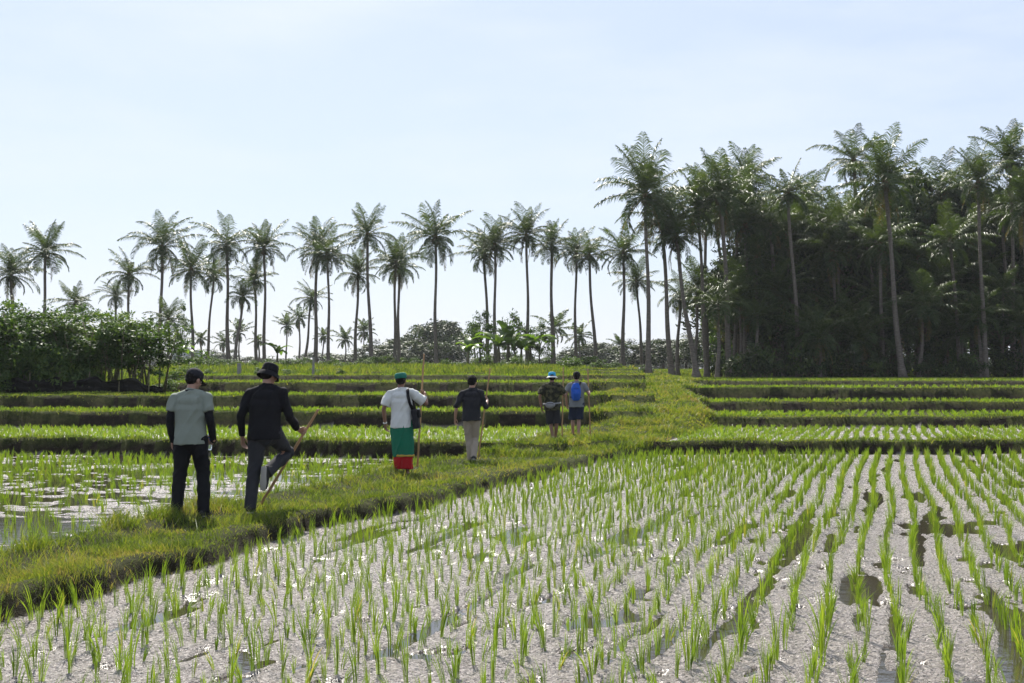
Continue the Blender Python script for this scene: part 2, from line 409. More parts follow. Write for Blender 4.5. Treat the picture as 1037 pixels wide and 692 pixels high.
for k in range(2):
    water(-1, k); water(1, k)

# ------------------------------------------------------------------ blades
def blades(P, Hh, Wd, lean, rnd, two=True):
    n = len(P); a = rs.uniform(0, math.pi, n); S = np.stack([np.cos(a), np.sin(a), np.zeros(n)], 1)
    L = np.concatenate([lean, np.zeros((n, 1))], 1)
    base = P; tip = P+L; tip[:, 2] += Hh
    w = Wd[:, None]
    if two:
        mid = P+L*.28; mid[:, 2] += Hh*.6
        V = np.stack([base-S*w*.35, base+S*w*.35, mid+S*w*.5, mid-S*w*.5, tip+S*w*.06, tip-S*w*.06], 1).reshape(-1, 3)
        b = np.arange(n)[:, None]*6
        Q = np.concatenate([b+np.array([0, 1, 2, 3]), b+np.array([3, 2, 4, 5])], 0); R = np.repeat(rnd, 6)
    else:
        V = np.stack([base-S*w*.5, base+S*w*.5, tip+S*w*.12, tip-S*w*.12], 1).reshape(-1, 3)
        b = np.arange(n)[:, None]*4; Q = b+np.array([0, 1, 2, 3]); R = np.repeat(rnd, 4)
    return V, Q, R
def merge(parts):
    Vs, Qs, Rs = [], [], []; o = 0
    for V, Q, R in parts:
        Vs.append(V); Qs.append(Q+o); Rs.append(R); o += len(V)
    return np.concatenate(Vs), np.concatenate(Qs), np.concatenate(Rs)

def logpts(n, y0, y1, u0=-.47, u1=.47):
    Y = np.exp(rs.uniform(math.log(y0), math.log(y1), n)); return rs.uniform(u0, u1, n)*(Y+1), Y

# grass on the path and on the field bunds
def scatter(n, y0, y1, keyf, hf, wmin=.004, wk=.00055, leanf=.6, sink=.01, u=(-.47, .47), two=True):
    X, Y = logpts(n, y0, y1, *u); T = terrain(X, Y); d = keyf(T, X, Y)
    k = rs.uniform(0, 1, n) < d; X, Y, z = X[k], Y[k], T['z'][k]
    h = hf(X, Y, {q: v[k] for q, v in T.items()})*rs.uniform(.55, 1.25, len(X))
    ln = rs.normal(0, 1, (len(X), 2))*h[:, None]*leanf*.5
    hue = np.clip(.45+.8*fbm(X*.8, Y*.8, 101, 3)+.7*fbm(X*5, Y*5, 102, 2)+rs.normal(0, .16, len(X)), 0, 1)
    return blades(np.stack([X, Y, z-sink], 1), h, np.maximum(wmin, wk*Y)*rs.uniform(.6, 1.3, len(X)), ln, hue, two)

tuft = lambda X, Y: smooth((fbm(X*1.6, Y*1.6, 111, 3)+.12)/.3)
PATHH = lambda X, Y, T: .8*(.045+.12*tuft(X, Y)*smooth((T['sd']*-1+.9)/.9)*0+.07*tuft(X, Y)+.13*smooth((.45-np.abs(X-np.interp(Y, PY, PL)))/.4)*(.4+.6*tuft(X, Y)))
parts = []
parts.append(scatter(520000, 8, 34, lambda T, X, Y: np.where(T['path'] > 0, .35+.65*tuft(X*1.8, Y*1.8), 0), PATHH, .0045, .0005, 1.1, u=(-.5, .3)))
parts.append(scatter(300000, 8, 34, lambda T, X, Y: np.where((T['bank'] > 0) & (Y < 36), np.where(T['left'], 1, .30), 0), lambda X, Y, T: np.where(T['left'], .10, .06), .0045, .0005, 1.4, u=(-.5, .3)))
parts.append(scatter(330000, 26, 100, lambda T, X, Y: np.where(T['path'] > 0, .3+.7*tuft(X*1.3, Y*1.3), np.where((T['bank'] > 0) & (T['left'] | (Y > 33)), .8, 0)), lambda X, Y, T: .06+.11*tuft(X*.6, Y*.6), .008, .0007, 1.0, u=(-.05, .25)))
parts.append(scatter(120000, 8, 34, lambda T, X, Y: np.where((T['path']+T['bank'] > 0) & (Y < 34), smooth((fbm(X*2.3, Y*2.3, 115, 3)-.12)/.12), 0), lambda X, Y, T: .15+0*X, .005, .0005, 1.0, u=(-.5, .3)))
V, Q, R = merge(parts); o = link('path_grass', mesh_np('path_grass', V, Q, M['grass'], dict(rnd=R))); tag(o, 'short yellow green grass covering the raised footpath between the paddies', 'grass', kind='stuff')
parts = [scatter(520000, 27, 100, lambda T, X, Y: np.where((T['lip'] > 0), 1.0, 0), lambda X, Y, T: .04+.05*tuft(X, Y), .009, .0008, .8)]
parts.append(scatter(260000, 66, 150, lambda T, X, Y: np.where((T['lip'] > 0) | (T['path']+T['bank'] > 0), 0.0, 1), lambda X, Y, T: .12+.26*tuft(X*.4, Y*.4)*(1-smooth(X/10)), .02, .001, .8, two=False))
parts.append(scatter(40000, 43, 66, lambda T, X, Y: np.where(X < -.27*Y, np.where(Y > 50, 1.0, .5), 0), lambda X, Y, T: np.where(Y > 50, .15, .06)+.2*tuft(X*.5, Y*.5)*(Y > 50), .02, .0009, .9, two=False))
V, Q, R = merge(parts); o = link('bund_grass', mesh_np('bund_grass', V, Q, M['grass'], dict(rnd=R*.8))); tag(o, 'green grass growing along the tops of the terrace bunds and beyond them', 'grass', kind='stuff')
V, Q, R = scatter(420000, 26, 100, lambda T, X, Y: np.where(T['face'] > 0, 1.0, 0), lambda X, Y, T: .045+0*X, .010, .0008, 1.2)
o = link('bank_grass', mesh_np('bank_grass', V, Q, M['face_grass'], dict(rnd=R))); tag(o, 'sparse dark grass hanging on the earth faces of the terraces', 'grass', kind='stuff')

# ------------------------------------------------------------------ rice
RD = np.array([.283, .959]); RC = np.array([.959, -.283])
def lattice(cmin, cmax, lmin, lmax, dc, dl, jit=.03, wob=.10, seed=0):
    c = np.arange(cmin, cmax, dc); l = np.arange(lmin, lmax, dl); C, L = np.meshgrid(c, l, indexing='ij')
    C = C.ravel(); L = L.ravel()+np.repeat(rs.uniform(0, dl, len(c)), len(l))
    Cw = C+wob*2*fbm(L*.22+seed, C*.12, 121+seed, 2)+.03*fbm(L*.9, C*3, 122+seed, 2)+rs.normal(0, jit*.6, len(C)); Lw = L+rs.normal(0, jit*1.6, len(C))
    return Cw*RC[0]+Lw*RD[0], Cw*RC[1]+Lw*RD[1]
def clumps(X, Y, z, nb, h, wf, spread=.018, leanf=.26, sc=None):
    n = len(X); I = np.repeat(np.arange(n), nb); m = n*nb
    a = rs.uniform(0, 2*math.pi, m); r = spread*np.sqrt(rs.uniform(0, 1, m))
    hs = np.repeat(rs.normal(1, .18, n).clip(.45, 1.4), nb)*h*rs.uniform(.55, 1.08, m)
    if sc is not None: hs = hs*sc[I]
    ln = np.stack([np.cos(a), np.sin(a)], 1)*(np.abs(rs.normal(0, 1, m))*hs*leanf)[:, None]+np.repeat(rs.normal(0, .035, (n, 2)), nb, 0)
    P = np.stack([X[I]+np.cos(a)*r, Y[I]+np.sin(a)*r, z[I]-.012], 1)
    hue = np.clip(np.repeat(.45+rs.normal(0, .14, n), nb)+rs.normal(0, .15, m), 0, 1)
    return P, hs, wf(Y[I])*rs.uniform(.7, 1.25, m), ln, hue
# right hand paddy in front
X, Y = lattice(-12, 24, 2, 40, .250, .180)
T = terrain(X, Y); vis = (np.abs(X) < .43*Y+.6) & (Y > 6.6)
k = (T['fid'] == 0) & vis & (T['sd'] > .22) & (Y < 28.4) & (rs.uniform(0, 1, len(X)) > .04)
X, Y, z = X[k], Y[k], np.maximum(T['z'][k], -.02)
order = np.argsort(Y+.0*X); X, Y, z = X[order], Y[order], z[order]
inframe = (np.abs(X) < .40*Y) & (Y > 7.35)
near = np.zeros(len(X), bool); near[np.where(inframe)[0][:300]] = True
vars_ = []
for i in range(14):
    nb = int(rs.randint(11, 19)); P, hs, w, ln, hue = clumps(np.zeros(1), np.zeros(1), np.zeros(1), nb, .25, lambda y: .0054+0*y, .014, .115)
    # finer blades: four bands bending over
    n = len(P); a = rs.uniform(0, math.pi, n); S = np.stack([np.cos(a), np.sin(a), 0*a], 1); L3 = np.concatenate([ln, np.zeros((n, 1))], 1)
    rows = []
    for f, wf_ in ((0, .45), (.3, .75), (.58, 1.0), (.82, .7), (1.0, .05)):
        p = P+L3*(f**2.0); p[:, 2] += hs*(f-.10*f**4); rows += [p-S*(w*wf_*.5)[:, None], p+S*(w*wf_*.5)[:, None]]
    V = np.stack(rows, 1).reshape(-1, 3); b = np.arange(n)[:, None]*10
    Q = np.concatenate([b+np.array([2*j, 2*j+1, 2*j+3, 2*j+2]) for j in range(4)])
    vars_.append(mesh_np('rice_seedling', V, Q, M['rice'], dict(rnd=np.repeat(hue, 10))))
for i in np.where(near)[0]:
    o = link('rice_seedling', vars_[rs.randint(len(vars_))]); o.location = (X[i], Y[i], z[i]-.008); o.rotation_euler = (rs.normal(0, .06), rs.normal(0, .06), rs.uniform(0, 6.28))
    s = rs.uniform(.6, 1.2); o.scale = (s, s, s*rs.uniform(.85, 1.25))
    tag(o, 'young green rice seedling in grey mud, in the rows nearest the camera', 'rice seedling', 'rice seedlings planted in the front of the muddy paddy')
k = ~near
P, hs, w, ln, hue = clumps(X[k], Y[k], z[k], 12, .225, lambda y: np.maximum(.0050, .00036*y), .013, .11)
parts = [blades(P, hs, w, ln, hue)]
# left hand flooded paddy
X, Y = lattice(-32, 10, -4, 34, .25, .24, .04, .12, 5); T = terrain(X, Y)
dens = np.clip(.50+1.6*(fbm(X*.35, Y*.35, 131, 2)+.08)+smooth((Y-22)/3)*.6, .55, 1)
k = (T['fid'] == 100) & (Y < wall_y(WL[0][0], X, 0, 0)-.9) & (np.abs(X) < .45*Y+1) & (T['sd'] > .1) & (rs.uniform(0, 1, len(X)) < dens) & (Y > 8)
parts.append(blades(*clumps(X[k], Y[k], np.maximum(T['z'][k], 0), 9, .18, lambda y: np.maximum(.0062, .00042*y), .018, .2)))
V, Q, R = merge(parts); o = link('paddy_rice', mesh_np('paddy_rice', V, Q, M['rice'], dict(rnd=R))); tag(o, 'rows of thin young rice standing in the two lower paddies', 'rice', kind='stuff')
# terrace fields
parts = []
def fieldrice(fids, y0, y1, dc, dl, nb, h, wk, seed):
    c0, c1 = -.47*y1-y1*.3-4, .47*y1+2
    X, Y = lattice(c0-4, c1+4, y0-10, y1+14, dc, dl, .03, .15, seed); k = (np.abs(X) < .45*Y+1) & (Y > y0-2) & (Y < y1+3); X, Y = X[k], Y[k]
    T = terrain(X, Y); nxt = np.full(len(X), 1e9)
    for f_ in fids:
        W_ = WL if f_ >= 100 else WR
        if f_ % 100 < len(W_): nxt = np.where(T['fid'] == f_, wall_y(W_[f_ % 100][0], X, f_ % 100, 0 if f_ >= 100 else 100)-.6, nxt)
    k = np.isin(T['fid'], fids) & (Y < nxt) & (T['sd'] > .5) & (rs.uniform(0, 1, len(X)) < .95)
    parts.append(blades(*clumps(X[k], Y[k], T['z'][k], nb, h, lambda y: wk*y, .035, .3), two=y0 < 40))
fieldrice([1, 101], 28, 40, .25, .22, 7, .15, .00055, 1)
fieldrice([2, 102], 37, 48, .27, .25, 6, .14, .00065, 2)
fieldrice([3, 103], 43, 56, .30, .28, 6, .14, .0007, 3)
fieldrice([4, 104, 5, 105], 50, 68, .36, .34, 5, .14, .0008, 4)
V, Q, R = merge([p for p in parts]); 
o = link('terrace_rice', mesh_np('terrace_rice', V, Q, M['rice'], dict(rnd=R))); tag(o, 'dense bright green rice growing on the stepped terraces', 'rice', kind='stuff')
# ------------------------------------------------------------------ coconut palms
def frond(az, el, L, npair, wl, droop, hue, lw, sweep=0.0):
    """rachis bends down along its length, leaflets hang off both sides"""
    ns = 14; p = np.zeros(3); pts = [p.copy()]; dirs = []
    e = el
    for i in range(ns):
        s = i/ns; e2 = el-droop*s**1.5; a2 = az+sweep*s
        d = np.array([math.cos(e2)*math.cos(a2), math.cos(e2)*math.sin(a2), math.sin(e2)])
        p = p+d*L/ns; pts.append(p.copy()); dirs.append(d)
    dirs.append(dirs[-1]); pts = np.array(pts); dirs = np.array(dirs)
    up = np.array([0, 0, 1.0])
    side0 = np.array([-math.sin(az), math.cos(az), 0])
    # rachis strip (two crossed bands so that it has body)
    V = []; Q = []; R = []
    w = np.linspace(.075, .012, ns+1)[:, None]
    nrm = np.cross(side0, dirs); 
    for sd in (np.broadcast_to(side0, pts.shape), nrm):
        b = len(V)*0+sum(len(x) for x in V); A = np.stack([pts-sd*w*.5, pts+sd*w*.5], 1).reshape(-1, 3); V.append(A)
        i = np.arange(ns)[:, None]*2+b; Q.append(i+np.array([0, 1, 3, 2])); R.append(np.full(len(A), .8))
    b = sum(len(x) for x in V)
    s = np.linspace(.13, .99, npair)+rs.normal(0, .004, npair); s = s.clip(.1, .995)
    x = s*ns; i0 = np.clip(x.astype(int), 0, ns-1); f = (x-i0)[:, None]
    P = pts[i0]*(1-f)+pts[i0+1]*f; D = dirs[i0]
    ll = wl*(np.sin(np.pi*(s*.80+.16))**.8)*L/4
    for sg in (-1, 1):
        fw = .35+.75*s[:, None]
        upn = np.cross(D, np.broadcast_to(side0, D.shape)); upn = np.where(upn[:, 2:] < 0, -upn, upn)
        dr = side0*sg*1.0+D*fw+upn*(.14)+rs.normal(0, .10, D.shape); dr /= np.linalg.norm(dr, axis=1)[:, None]
        l1 = (ll*.5)[:, None]; M1 = P+dr*l1
        d2 = dr+np.array([0, 0, -1.0])*rs.uniform(.6, 1.5, (len(dr), 1)); d2 /= np.linalg.norm(d2, axis=1)[:, None]
        E = M1+d2*l1*rs.uniform(.8, 1.1, (len(dr), 1))
        wd = np.cross(dr, upn); wd = D*.8+upn*rs.normal(0, .5, (len(dr), 1)); wd /= np.linalg.norm(wd, axis=1)[:, None]; hw = lw*.5
        A = np.stack([P-wd*hw*.7, P+wd*hw*.7, M1+wd*hw, M1-wd*hw, E+wd*hw*.12, E-wd*hw*.12], 1).reshape(-1, 3)
        b = sum(len(q) for q in V); V.append(A); i = np.arange(npair)[:, None]*6+b
        Q.append(i+np.array([0, 1, 2, 3])); Q.append(i+np.array([3, 2, 4, 5])); R.append(np.repeat(np.clip(hue+rs.normal(0, .06, npair), 0, 1), 6))
    return np.concatenate(V), np.concatenate(Q), np.concatenate(R)

def palm_crown(seed, nf=26, L=4.0, dead=2, upright=1.0, npair=42, lw=.062, droopk=1.0):
    global rs
    keep = rs; rs = np.random.RandomState(seed); parts = []
    for i in range(nf):
        t = (i+.5)/nf; az = i*2.39996+rs.normal(0, .18)
        el = math.radians(86-128*t**(1.05/upright)+rs.normal(0, 6)); ln = L*(.72+.33*math.sin(math.pi*min(1, t*1.15+.12)))*rs.uniform(.88, 1.1)
        dr = math.radians((22+48*t)*droopk*rs.uniform(.6, 1.5))
        if rs.rand() < .12: ln *= .6
        parts.append(frond(az, el, ln, npair, 1.08, dr, .15+.35*(1-t)+rs.uniform(0, .3), lw, rs.normal(0, .3)))
    for i in range(dead):
        parts.append(frond(rs.uniform(0, 6.28), math.radians(-45-rs.uniform(0, 30)), L*.75, 26, .8, math.radians(35), .97, lw*.8))
    V, Q, R = merge(parts); rs = keep
    me = mesh_np('palm_crown', V, Q, M['palm'], dict(rnd=R)); return me
def nuts_mesh(seed, n):
    r = random.Random(seed); b = MB()
    for i in range(n):
        a = r.uniform(0, 6.28); b.ell((math.cos(a)*.27, math.sin(a)*.27, -.12-r.uniform(0, .5)), (.13, .13, .16), nu=8, nv=6)
    b.tube([(0, 0, -.55), (0, 0, .1), (0, 0, .45)], [.15, .22, .10], seg=8)
    return b.mesh('coconut_bunch', M['coconut'])
CR = [palm_crown(1, 28, 4.0, 2, droopk=1.25), palm_crown(2, 25, 4.0, 1, 1.15, droopk=1.1), palm_crown(3, 32, 4.1, 3, .95, droopk=1.35), palm_crown(4, 23, 3.9, 2, 1.3, droopk=1.6),
      palm_crown(5, 29, 4.3, 5, .85, droopk=1.4), palm_crown(6, 24, 3.8, 0, 1.6, droopk=.8), palm_crown(7, 26, 4.2, 3, 1.0, droopk=1.8), palm_crown(8, 26, 4.1, 1, 1.2, droopk=1.2)]
CRF = [palm_crown(11, 20, 4.0, 1, npair=26, lw=.16), palm_crown(12, 18, 4.0, 1, 1.3, npair=26, lw=.16)]
NU = [nuts_mesh(1, 9), nuts_mesh(2, 5)]

def trunk_mesh(dx, dy, h, r0, r1, bend, seed):
    """slightly curved tapering stem with ring scars; (dx,dy) offset of the top"""
    r = random.Random(seed); n = 22; b = MB(); pts = []; rad = []
    for i in range(n+1):
        t = i/n; s = t**.75 if bend > 0 else t**1.25
        q = t+(s-t)*min(1.2, abs(bend))
        wob = math.sin(t*5+seed)*.10*math.sin(math.pi*t)
        pts.append((dx*q+wob, dy*q+wob*.5, h*t-(.25 if i == 0 else 0)))
        rad.append((r0*.98+(r1-r0)*min(1, t*1.6) if t < .6 else r1)*(1+.04*(i % 2))+(.16*r0/.2*max(0, 1-t*16)))
    b.tube(pts, rad, seg=9, cap=False); return b.mesh('palm_trunk', M['trunk'])

def palm(px, py, bx, r_px, Y, label, var=None, group=None, nuts=True, far=False, name='coconut_palm', bend=.6, kr=1.0):
    bX = wx(bx, Y); z0 = gz(bX, Y); cz = H+(HY-py)/F*Y; cX = wx(px, Y)
    t = thing(name, label, 'palm tree', (bX, Y, z0-.05), 0, group)
    seed = int(px*7+py); r = random.Random(seed)
    h = cz-z0; L = r_px/F*Y*kr*(1.0 if far else 1.22); sc = L/3.75
    dyy = r.uniform(-.8, .8); dx = cX-bX
    thick = .145*(.8+.02*h)*r.uniform(.85, 1.15)
    tr = link('trunk', trunk_mesh(dx, dyy, h, thick*1.3, thick*.78, bend if seed % 2 else -bend, seed), t)
    pool = CRF if far else CR
    c = link('crown', pool[(seed if var is None else var) % len(pool)], t); c.location = (dx, dyy, h); c.scale = (sc, sc, sc); c.rotation_euler = (r.uniform(-.08, .08), r.uniform(-.08, .08), r.uniform(0, 6.28))
    if nuts and not far:
        q = link('coconut_bunch', NU[seed % 2], t); q.location = (dx, dyy, h); q.scale = (max(.6, sc),)*3
    return t

GP = 'coconut palms standing in a loose line beyond the terraces'
# crown x, crown y, trunk foot x, crown radius px, distance, label
PL_ = [
 (13, 279, 14, 28, 112, 'coconut palm rising behind the leafy thicket at the left edge of the picture'),
 (46, 255, 41, 32, 110, 'taller coconut palm behind the left end of the thicket, second from the left edge'),
 (76, 305, 75, 24, 100, 'low coconut palm whose crown just tops the thicket, between the second palm and the gap'),
 (118, 300, 120, 16, 118, 'small sparse coconut palm with a thin crown, just above the middle of the thicket'),
 (131, 278, 132, 26, 112, 'mid height coconut palm over the thicket, left of the first tall straight palm'),
 (164, 250, 163, 32, 112, 'tall straight coconut palm over the right end of the thicket'),
 (170, 323, 170, 22, 96, 'short coconut palm tucked against the right end of the thicket'),
 (191, 272, 195, 31, 118, 'coconut palm with a full drooping crown, right above the man in the sage shirt'),
 (217, 280, 209, 22, 125, 'thin curved coconut palm leaning right between two fuller palms, above the sage shirted man'),
 (229, 248, 232, 31, 118, 'tall coconut palm with a dark nut cluster, between the two men on the left'),
 (244, 300, 238, 20, 114, 'short coconut palm at the foot of the tall one between the two left men'),
 (258, 284, 260, 20, 128, 'slim coconut palm half hidden behind the one above the bucket hat'),
 (268, 252, 268, 28, 120, 'upright coconut palm standing straight above the man in the black bucket hat'),
 (322, 254, 319, 28, 120, 'left palm of the close pair right of the black bucket hat'),
 (332, 257, 333, 29, 116, 'right palm of the close pair right of the black bucket hat'),
 (315, 302, 307, 19, 134, 'leaning coconut palm low behind the close pair'),
 (362, 278, 360, 22, 124, 'lower coconut palm left of the tall one between close pair and twin trunks'),
 (372, 237, 376, 29, 118, 'tall coconut palm with a dense round crown, between the close pair and the twin trunks'),
 (401, 266, 399, 28, 122, 'coconut palm above the green cap, left trunk of the twin'),
 (404, 272, 404, 22, 128, 'coconut palm above the green cap, right trunk of the twin'),
 (441, 240, 442, 36, 108, 'coconut palm with the largest crown of the left line, right of the raised staff'),
 (490, 257, 495, 27, 120, 'coconut palm of the pair above the black haired walker, left one with drooping crown'),
 (501, 247, 502, 28, 116, 'coconut palm of the pair above the black haired walker, right one'),
 (533, 239, 534, 28, 116, 'tall coconut palm with tufted upright top, between the walker pair and the blue hat'),
 (559, 248, 560, 26, 118, 'coconut palm directly above the blue hat'),
 (584, 256, 583, 25, 120, 'coconut palm directly above the blue backpack, left of two that touch'),
 (597, 258, 604, 25, 117, 'coconut palm right of the blue backpack, leaning left into its neighbour'),
 (632, 255, 631, 30, 118, 'coconut palm with pale outer fronds, left neighbour of the big foreground grove palm'),
 (644, 285, 651, 24, 122, 'lower leaning coconut palm just behind the big palm at the end of the path'),
]
for i, (a, b, c, r, Y, lab) in enumerate(PL_): palm(a, b, c, r, Y, lab, None, GP)
GF = 'small hazy palms far behind the palm line'
PF = [(204, 343, 204, 13, 'hazy far palm beside the grey building'), (226, 347, 227, 14, 'hazy far palm between the two left men, left one'), (243, 337, 243, 16, 'hazy far palm between the two left men, taller right one'),
 (262, 345, 262, 12, 'hazy far palm just left of the black bucket hat'), (290, 330, 290, 15, 'hazy far palm right of the black bucket hat, left of three'), (303, 322, 303, 17, 'hazy far palm right of the black bucket hat, tallest of three'),
 (327, 340, 327, 13, 'hazy far palm between the trunks of the close pair'), (350, 344, 350, 15, 'hazy far palm with a ragged crown left of the round tree mass'), (368, 336, 368, 16, 'hazy far palm touching the left end of the round tree mass'),
 (481, 341, 481, 15, 'hazy far palm behind the round bush left of the banana clump'), (562, 333, 561, 24, 'hazy palm with a wide starburst crown above the blue hat'), (587, 340, 587, 19, 'hazy palm with a starburst crown above the domed far tree'),
 (472, 345, 473, 12, 'faint far palm right of the round tree mass'), (628, 350, 628, 14, 'faint far palm behind the right end of the palm line'), (150, 335, 150, 14, 'faint far palm seen through the right end of the thicket')]
for i, (a, b, c, r, lab) in enumerate(PF): palm(a, b, c, r, 165+(i*37 % 50), lab, None, GF, far=True)

GG = 'coconut palms of the dark grove on the right'
PG = [
 (655, 196, 657, 52, 88, 'big coconut palm at the left edge of the grove, its curved foot beside the path', 4),
 (669, 222, 681, 44, 92, 'coconut palm leaning left behind the big one at the edge of the grove', 0),
 (687, 238, 707, 36, 90, 'strongly leaning coconut palm whose foot curves right, third trunk from the left of the grove', 2),
 (707, 290, 703, 30, 98, 'short coconut palm under the leaning one in the left of the grove', 1),
 (690, 300, 686, 26, 103, 'slim low coconut palm between the leaning trunks in the left of the grove', 3),
 (716, 205, 716, 36, 104, 'coconut palm with sunlit yellow fronds between the leaning one and the tall dense one', 4),
 (731, 197, 739, 46, 92, 'tall coconut palm with dense crown and straight pale trunk, left half of grove', 2),
 (756, 186, 752, 38, 108, 'coconut palm peeping out behind the tall dense one', 0),
 (775, 225, 775, 36, 106, 'coconut palm deep in the grove between the dense one and the narrow one', 1),
 (797, 195, 809, 42, 92, 'narrow upright coconut palm with a long pale leaning trunk', 5),
 (821, 215, 823, 36, 104, 'coconut palm just right of the narrow upright one, set further back', 4),
 (842, 256, 846, 36, 96, 'middle height coconut palm in front of the dark trees, left of the tallest pair', 2),
 (868, 160, 872, 42, 104, 'tallest coconut palm of the grove with a spiky upright top', 3),
 (897, 184, 915, 48, 90, 'large coconut palm right of the tallest, with wide arching fronds and a long leaning trunk', 4),
 (880, 235, 897, 34, 98, 'coconut palm below and behind the tallest pair', 0),
 (925, 215, 929, 36, 108, 'shaded coconut palm between the arching one and the feathery ones', 1),
 (955, 190, 955, 40, 104, 'feathery coconut palm left of the pale straight trunk', 3),
 (967, 242, 974, 38, 92, 'lower upright coconut palm in front of the grove, left of the pale straight trunk', 5),
 (990, 184, 998, 32, 90, 'coconut palm with a pale straight trunk and drooping mop crown', 4),
 (1021, 165, 1027, 44, 94, 'bushy coconut palm at the top right corner of the grove', 2),
 (1036, 212, 1040, 42, 90, 'coconut palm cut by the right edge of the picture with yellow green fronds', 4),
 (1005, 260, 1010, 34, 102, 'low coconut palm in the shade under the top right one', 0),
 (765, 262, 768, 32, 97, 'low shaded coconut palm between the dense one and the narrow one', 3),
]
for a, b, c, r, Y, lab, v in PG: palm(a, b, c, r, Y, lab, v, GG, bend=.8, kr=.88 if r >= 42 else .98)

for i in range(46):
    px = 716+(i*47.3) % 335; Y = 93+(i*7.7) % 16; cy = random.uniform(215, 330) if i % 3 else random.uniform(195, 250)
    palm(px+random.uniform(-14, 14), cy, px, random.uniform(30, 46), Y, 'shaded coconut palm lost among the other crowns in the depth of the right grove', None, 'palms hidden in the depth of the right grove', kr=.85)
# ------------------------------------------------------------------ broadleaf trees, bushes, thicket
def leaves(C, nl, spread, size, hue, flat=.6, squash=.7):
    """leaf cards clustered around the points C"""
    n = len(C)*nl; I = np.repeat(np.arange(len(C)), nl)
    u = rs.normal(0, 1, (n, 3)); u /= np.linalg.norm(u, axis=1)[:, None]; rr = rs.uniform(0, 1, n)**.45
    P = C[I]+u*rr[:, None]*spread[I][:, None]*np.array([1, 1, squash])
    nn = u*.8+np.array([0, 0, flat])+rs.normal(0, .55, (n, 3)); nn /= np.linalg.norm(nn, axis=1)[:, None]
    a = np.cross(nn, rs.normal(0, 1, (n, 3))); a /= np.linalg.norm(a, axis=1)[:, None]; b = np.cross(nn, a)
    s = size*rs.uniform(.6, 1.35, (n, 1)); 
    V = np.stack([P-a*s*.5, P+b*s*.22+a*s*.05, P+a*s*.5, P-b*s*.22+a*s*.05], 1).reshape(-1, 3)
    Q = np.arange(n)[:, None]*4+np.array([0, 1, 2, 3]); R = np.repeat(np.clip(hue[I]+rs.normal(0, .12, n), 0, 1), 4)
    return V, Q, R
def crown_pts(n, rx, rz, cz, lump=.35, hollow=.5, sd=0):
    u = rs.normal(0, 1, (n, 3)); u /= np.linalg.norm(u, axis=1)[:, None]
    r = rs.uniform(hollow, 1, n)**.6*(1+lump*2*fbm(u[:, 0]*1.7+sd, u[:, 1]*1.7+u[:, 2]*1.3, 141+sd, 2))
    C = u*r[:, None]*np.array([rx, rx, rz]); C[:, 2] += cz; return C
def tree_pair(seed, h, rx, rz, ncl, nl, cs, ls, mat):
    global rs
    keep = rs; rs = np.random.RandomState(seed)
    C = crown_pts(ncl, rx, rz, h-rz, .45, .35, seed); V, Q, R = leaves(C, nl, np.full(len(C), cs)*rs.uniform(.6, 1.3, len(C)), ls, rs.uniform(.15, .85, len(C)))
    crown = mesh_np('tree_crown', V, Q, mat, dict(rnd=R))
    b = MB(); th = h-1.6*rz; b.tube([(0, 0, -.3), (.05, 0, th*.5), (0, .1, max(th, .8)), (.1, 0, h-rz)], [h*.028, h*.021, h*.017, h*.009], seg=8, cap=False)
    for c in C[rs.permutation(len(C))[:12]]:
        s0 = np.array([0, .05, max(th*.7, .6)+rs.uniform(0, rz*.7)]); mid = s0*.5+c*.5+np.array([0, 0, .15*rz])*rs.uniform(-.5, 1)
        b.tube([s0, mid, c], [h*.012, h*.007, h*.003], seg=6, cap=False)
    tr = b.mesh('tree_trunk', M['bark']); rs = keep; return crown, tr
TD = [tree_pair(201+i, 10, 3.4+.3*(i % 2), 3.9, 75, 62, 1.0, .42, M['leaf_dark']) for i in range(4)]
TM = [tree_pair(221+i, 5, 2.3, 2.0, 46, 60, .62, .26, M['leaf_mid']) for i in range(3)]
TF = [tree_pair(241+i, 10, 4.6, 4.2, 95, 60, 1.3, .6, M['leaf_dark']) for i in range(3)]
BU = []
for i in range(4):
    keep = rs; rs = np.random.RandomState(260+i)
    C = crown_pts(26, .8, .6, .55, .5, .1, i); V, Q, R = leaves(C, 48, np.full(len(C), .32), .15, rs.uniform(.3, .95, len(C)), .5)
    b = MB()
    for k in range(6): c = C[rs.randint(len(C))]; b.tube([(0, 0, -.1), c*.5, c], [.03, .02, .01], seg=5, cap=False)
    BU.append((mesh_np('bush_leaves', V, Q, M['leaf_mid'], dict(rnd=R)), b.mesh('bush_stem', M['bark']))); rs = keep
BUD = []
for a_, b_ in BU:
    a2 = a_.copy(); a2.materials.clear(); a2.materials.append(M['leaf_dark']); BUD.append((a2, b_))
def tree(name, pair, X, Y, s, lab, cat='tree', group=None, sz=None, rz=None, dz=0):
    t = thing(name, lab, cat, (X, Y, gz(X, Y)+dz), 0 if rz is None else rz, group)
    c = link('crown' if cat == 'tree' else 'foliage', pair[0], t); q = link('trunk' if cat == 'tree' else 'stem', pair[1], t)
    for o in (c, q): o.scale = (s, s, sz or s)
    return t
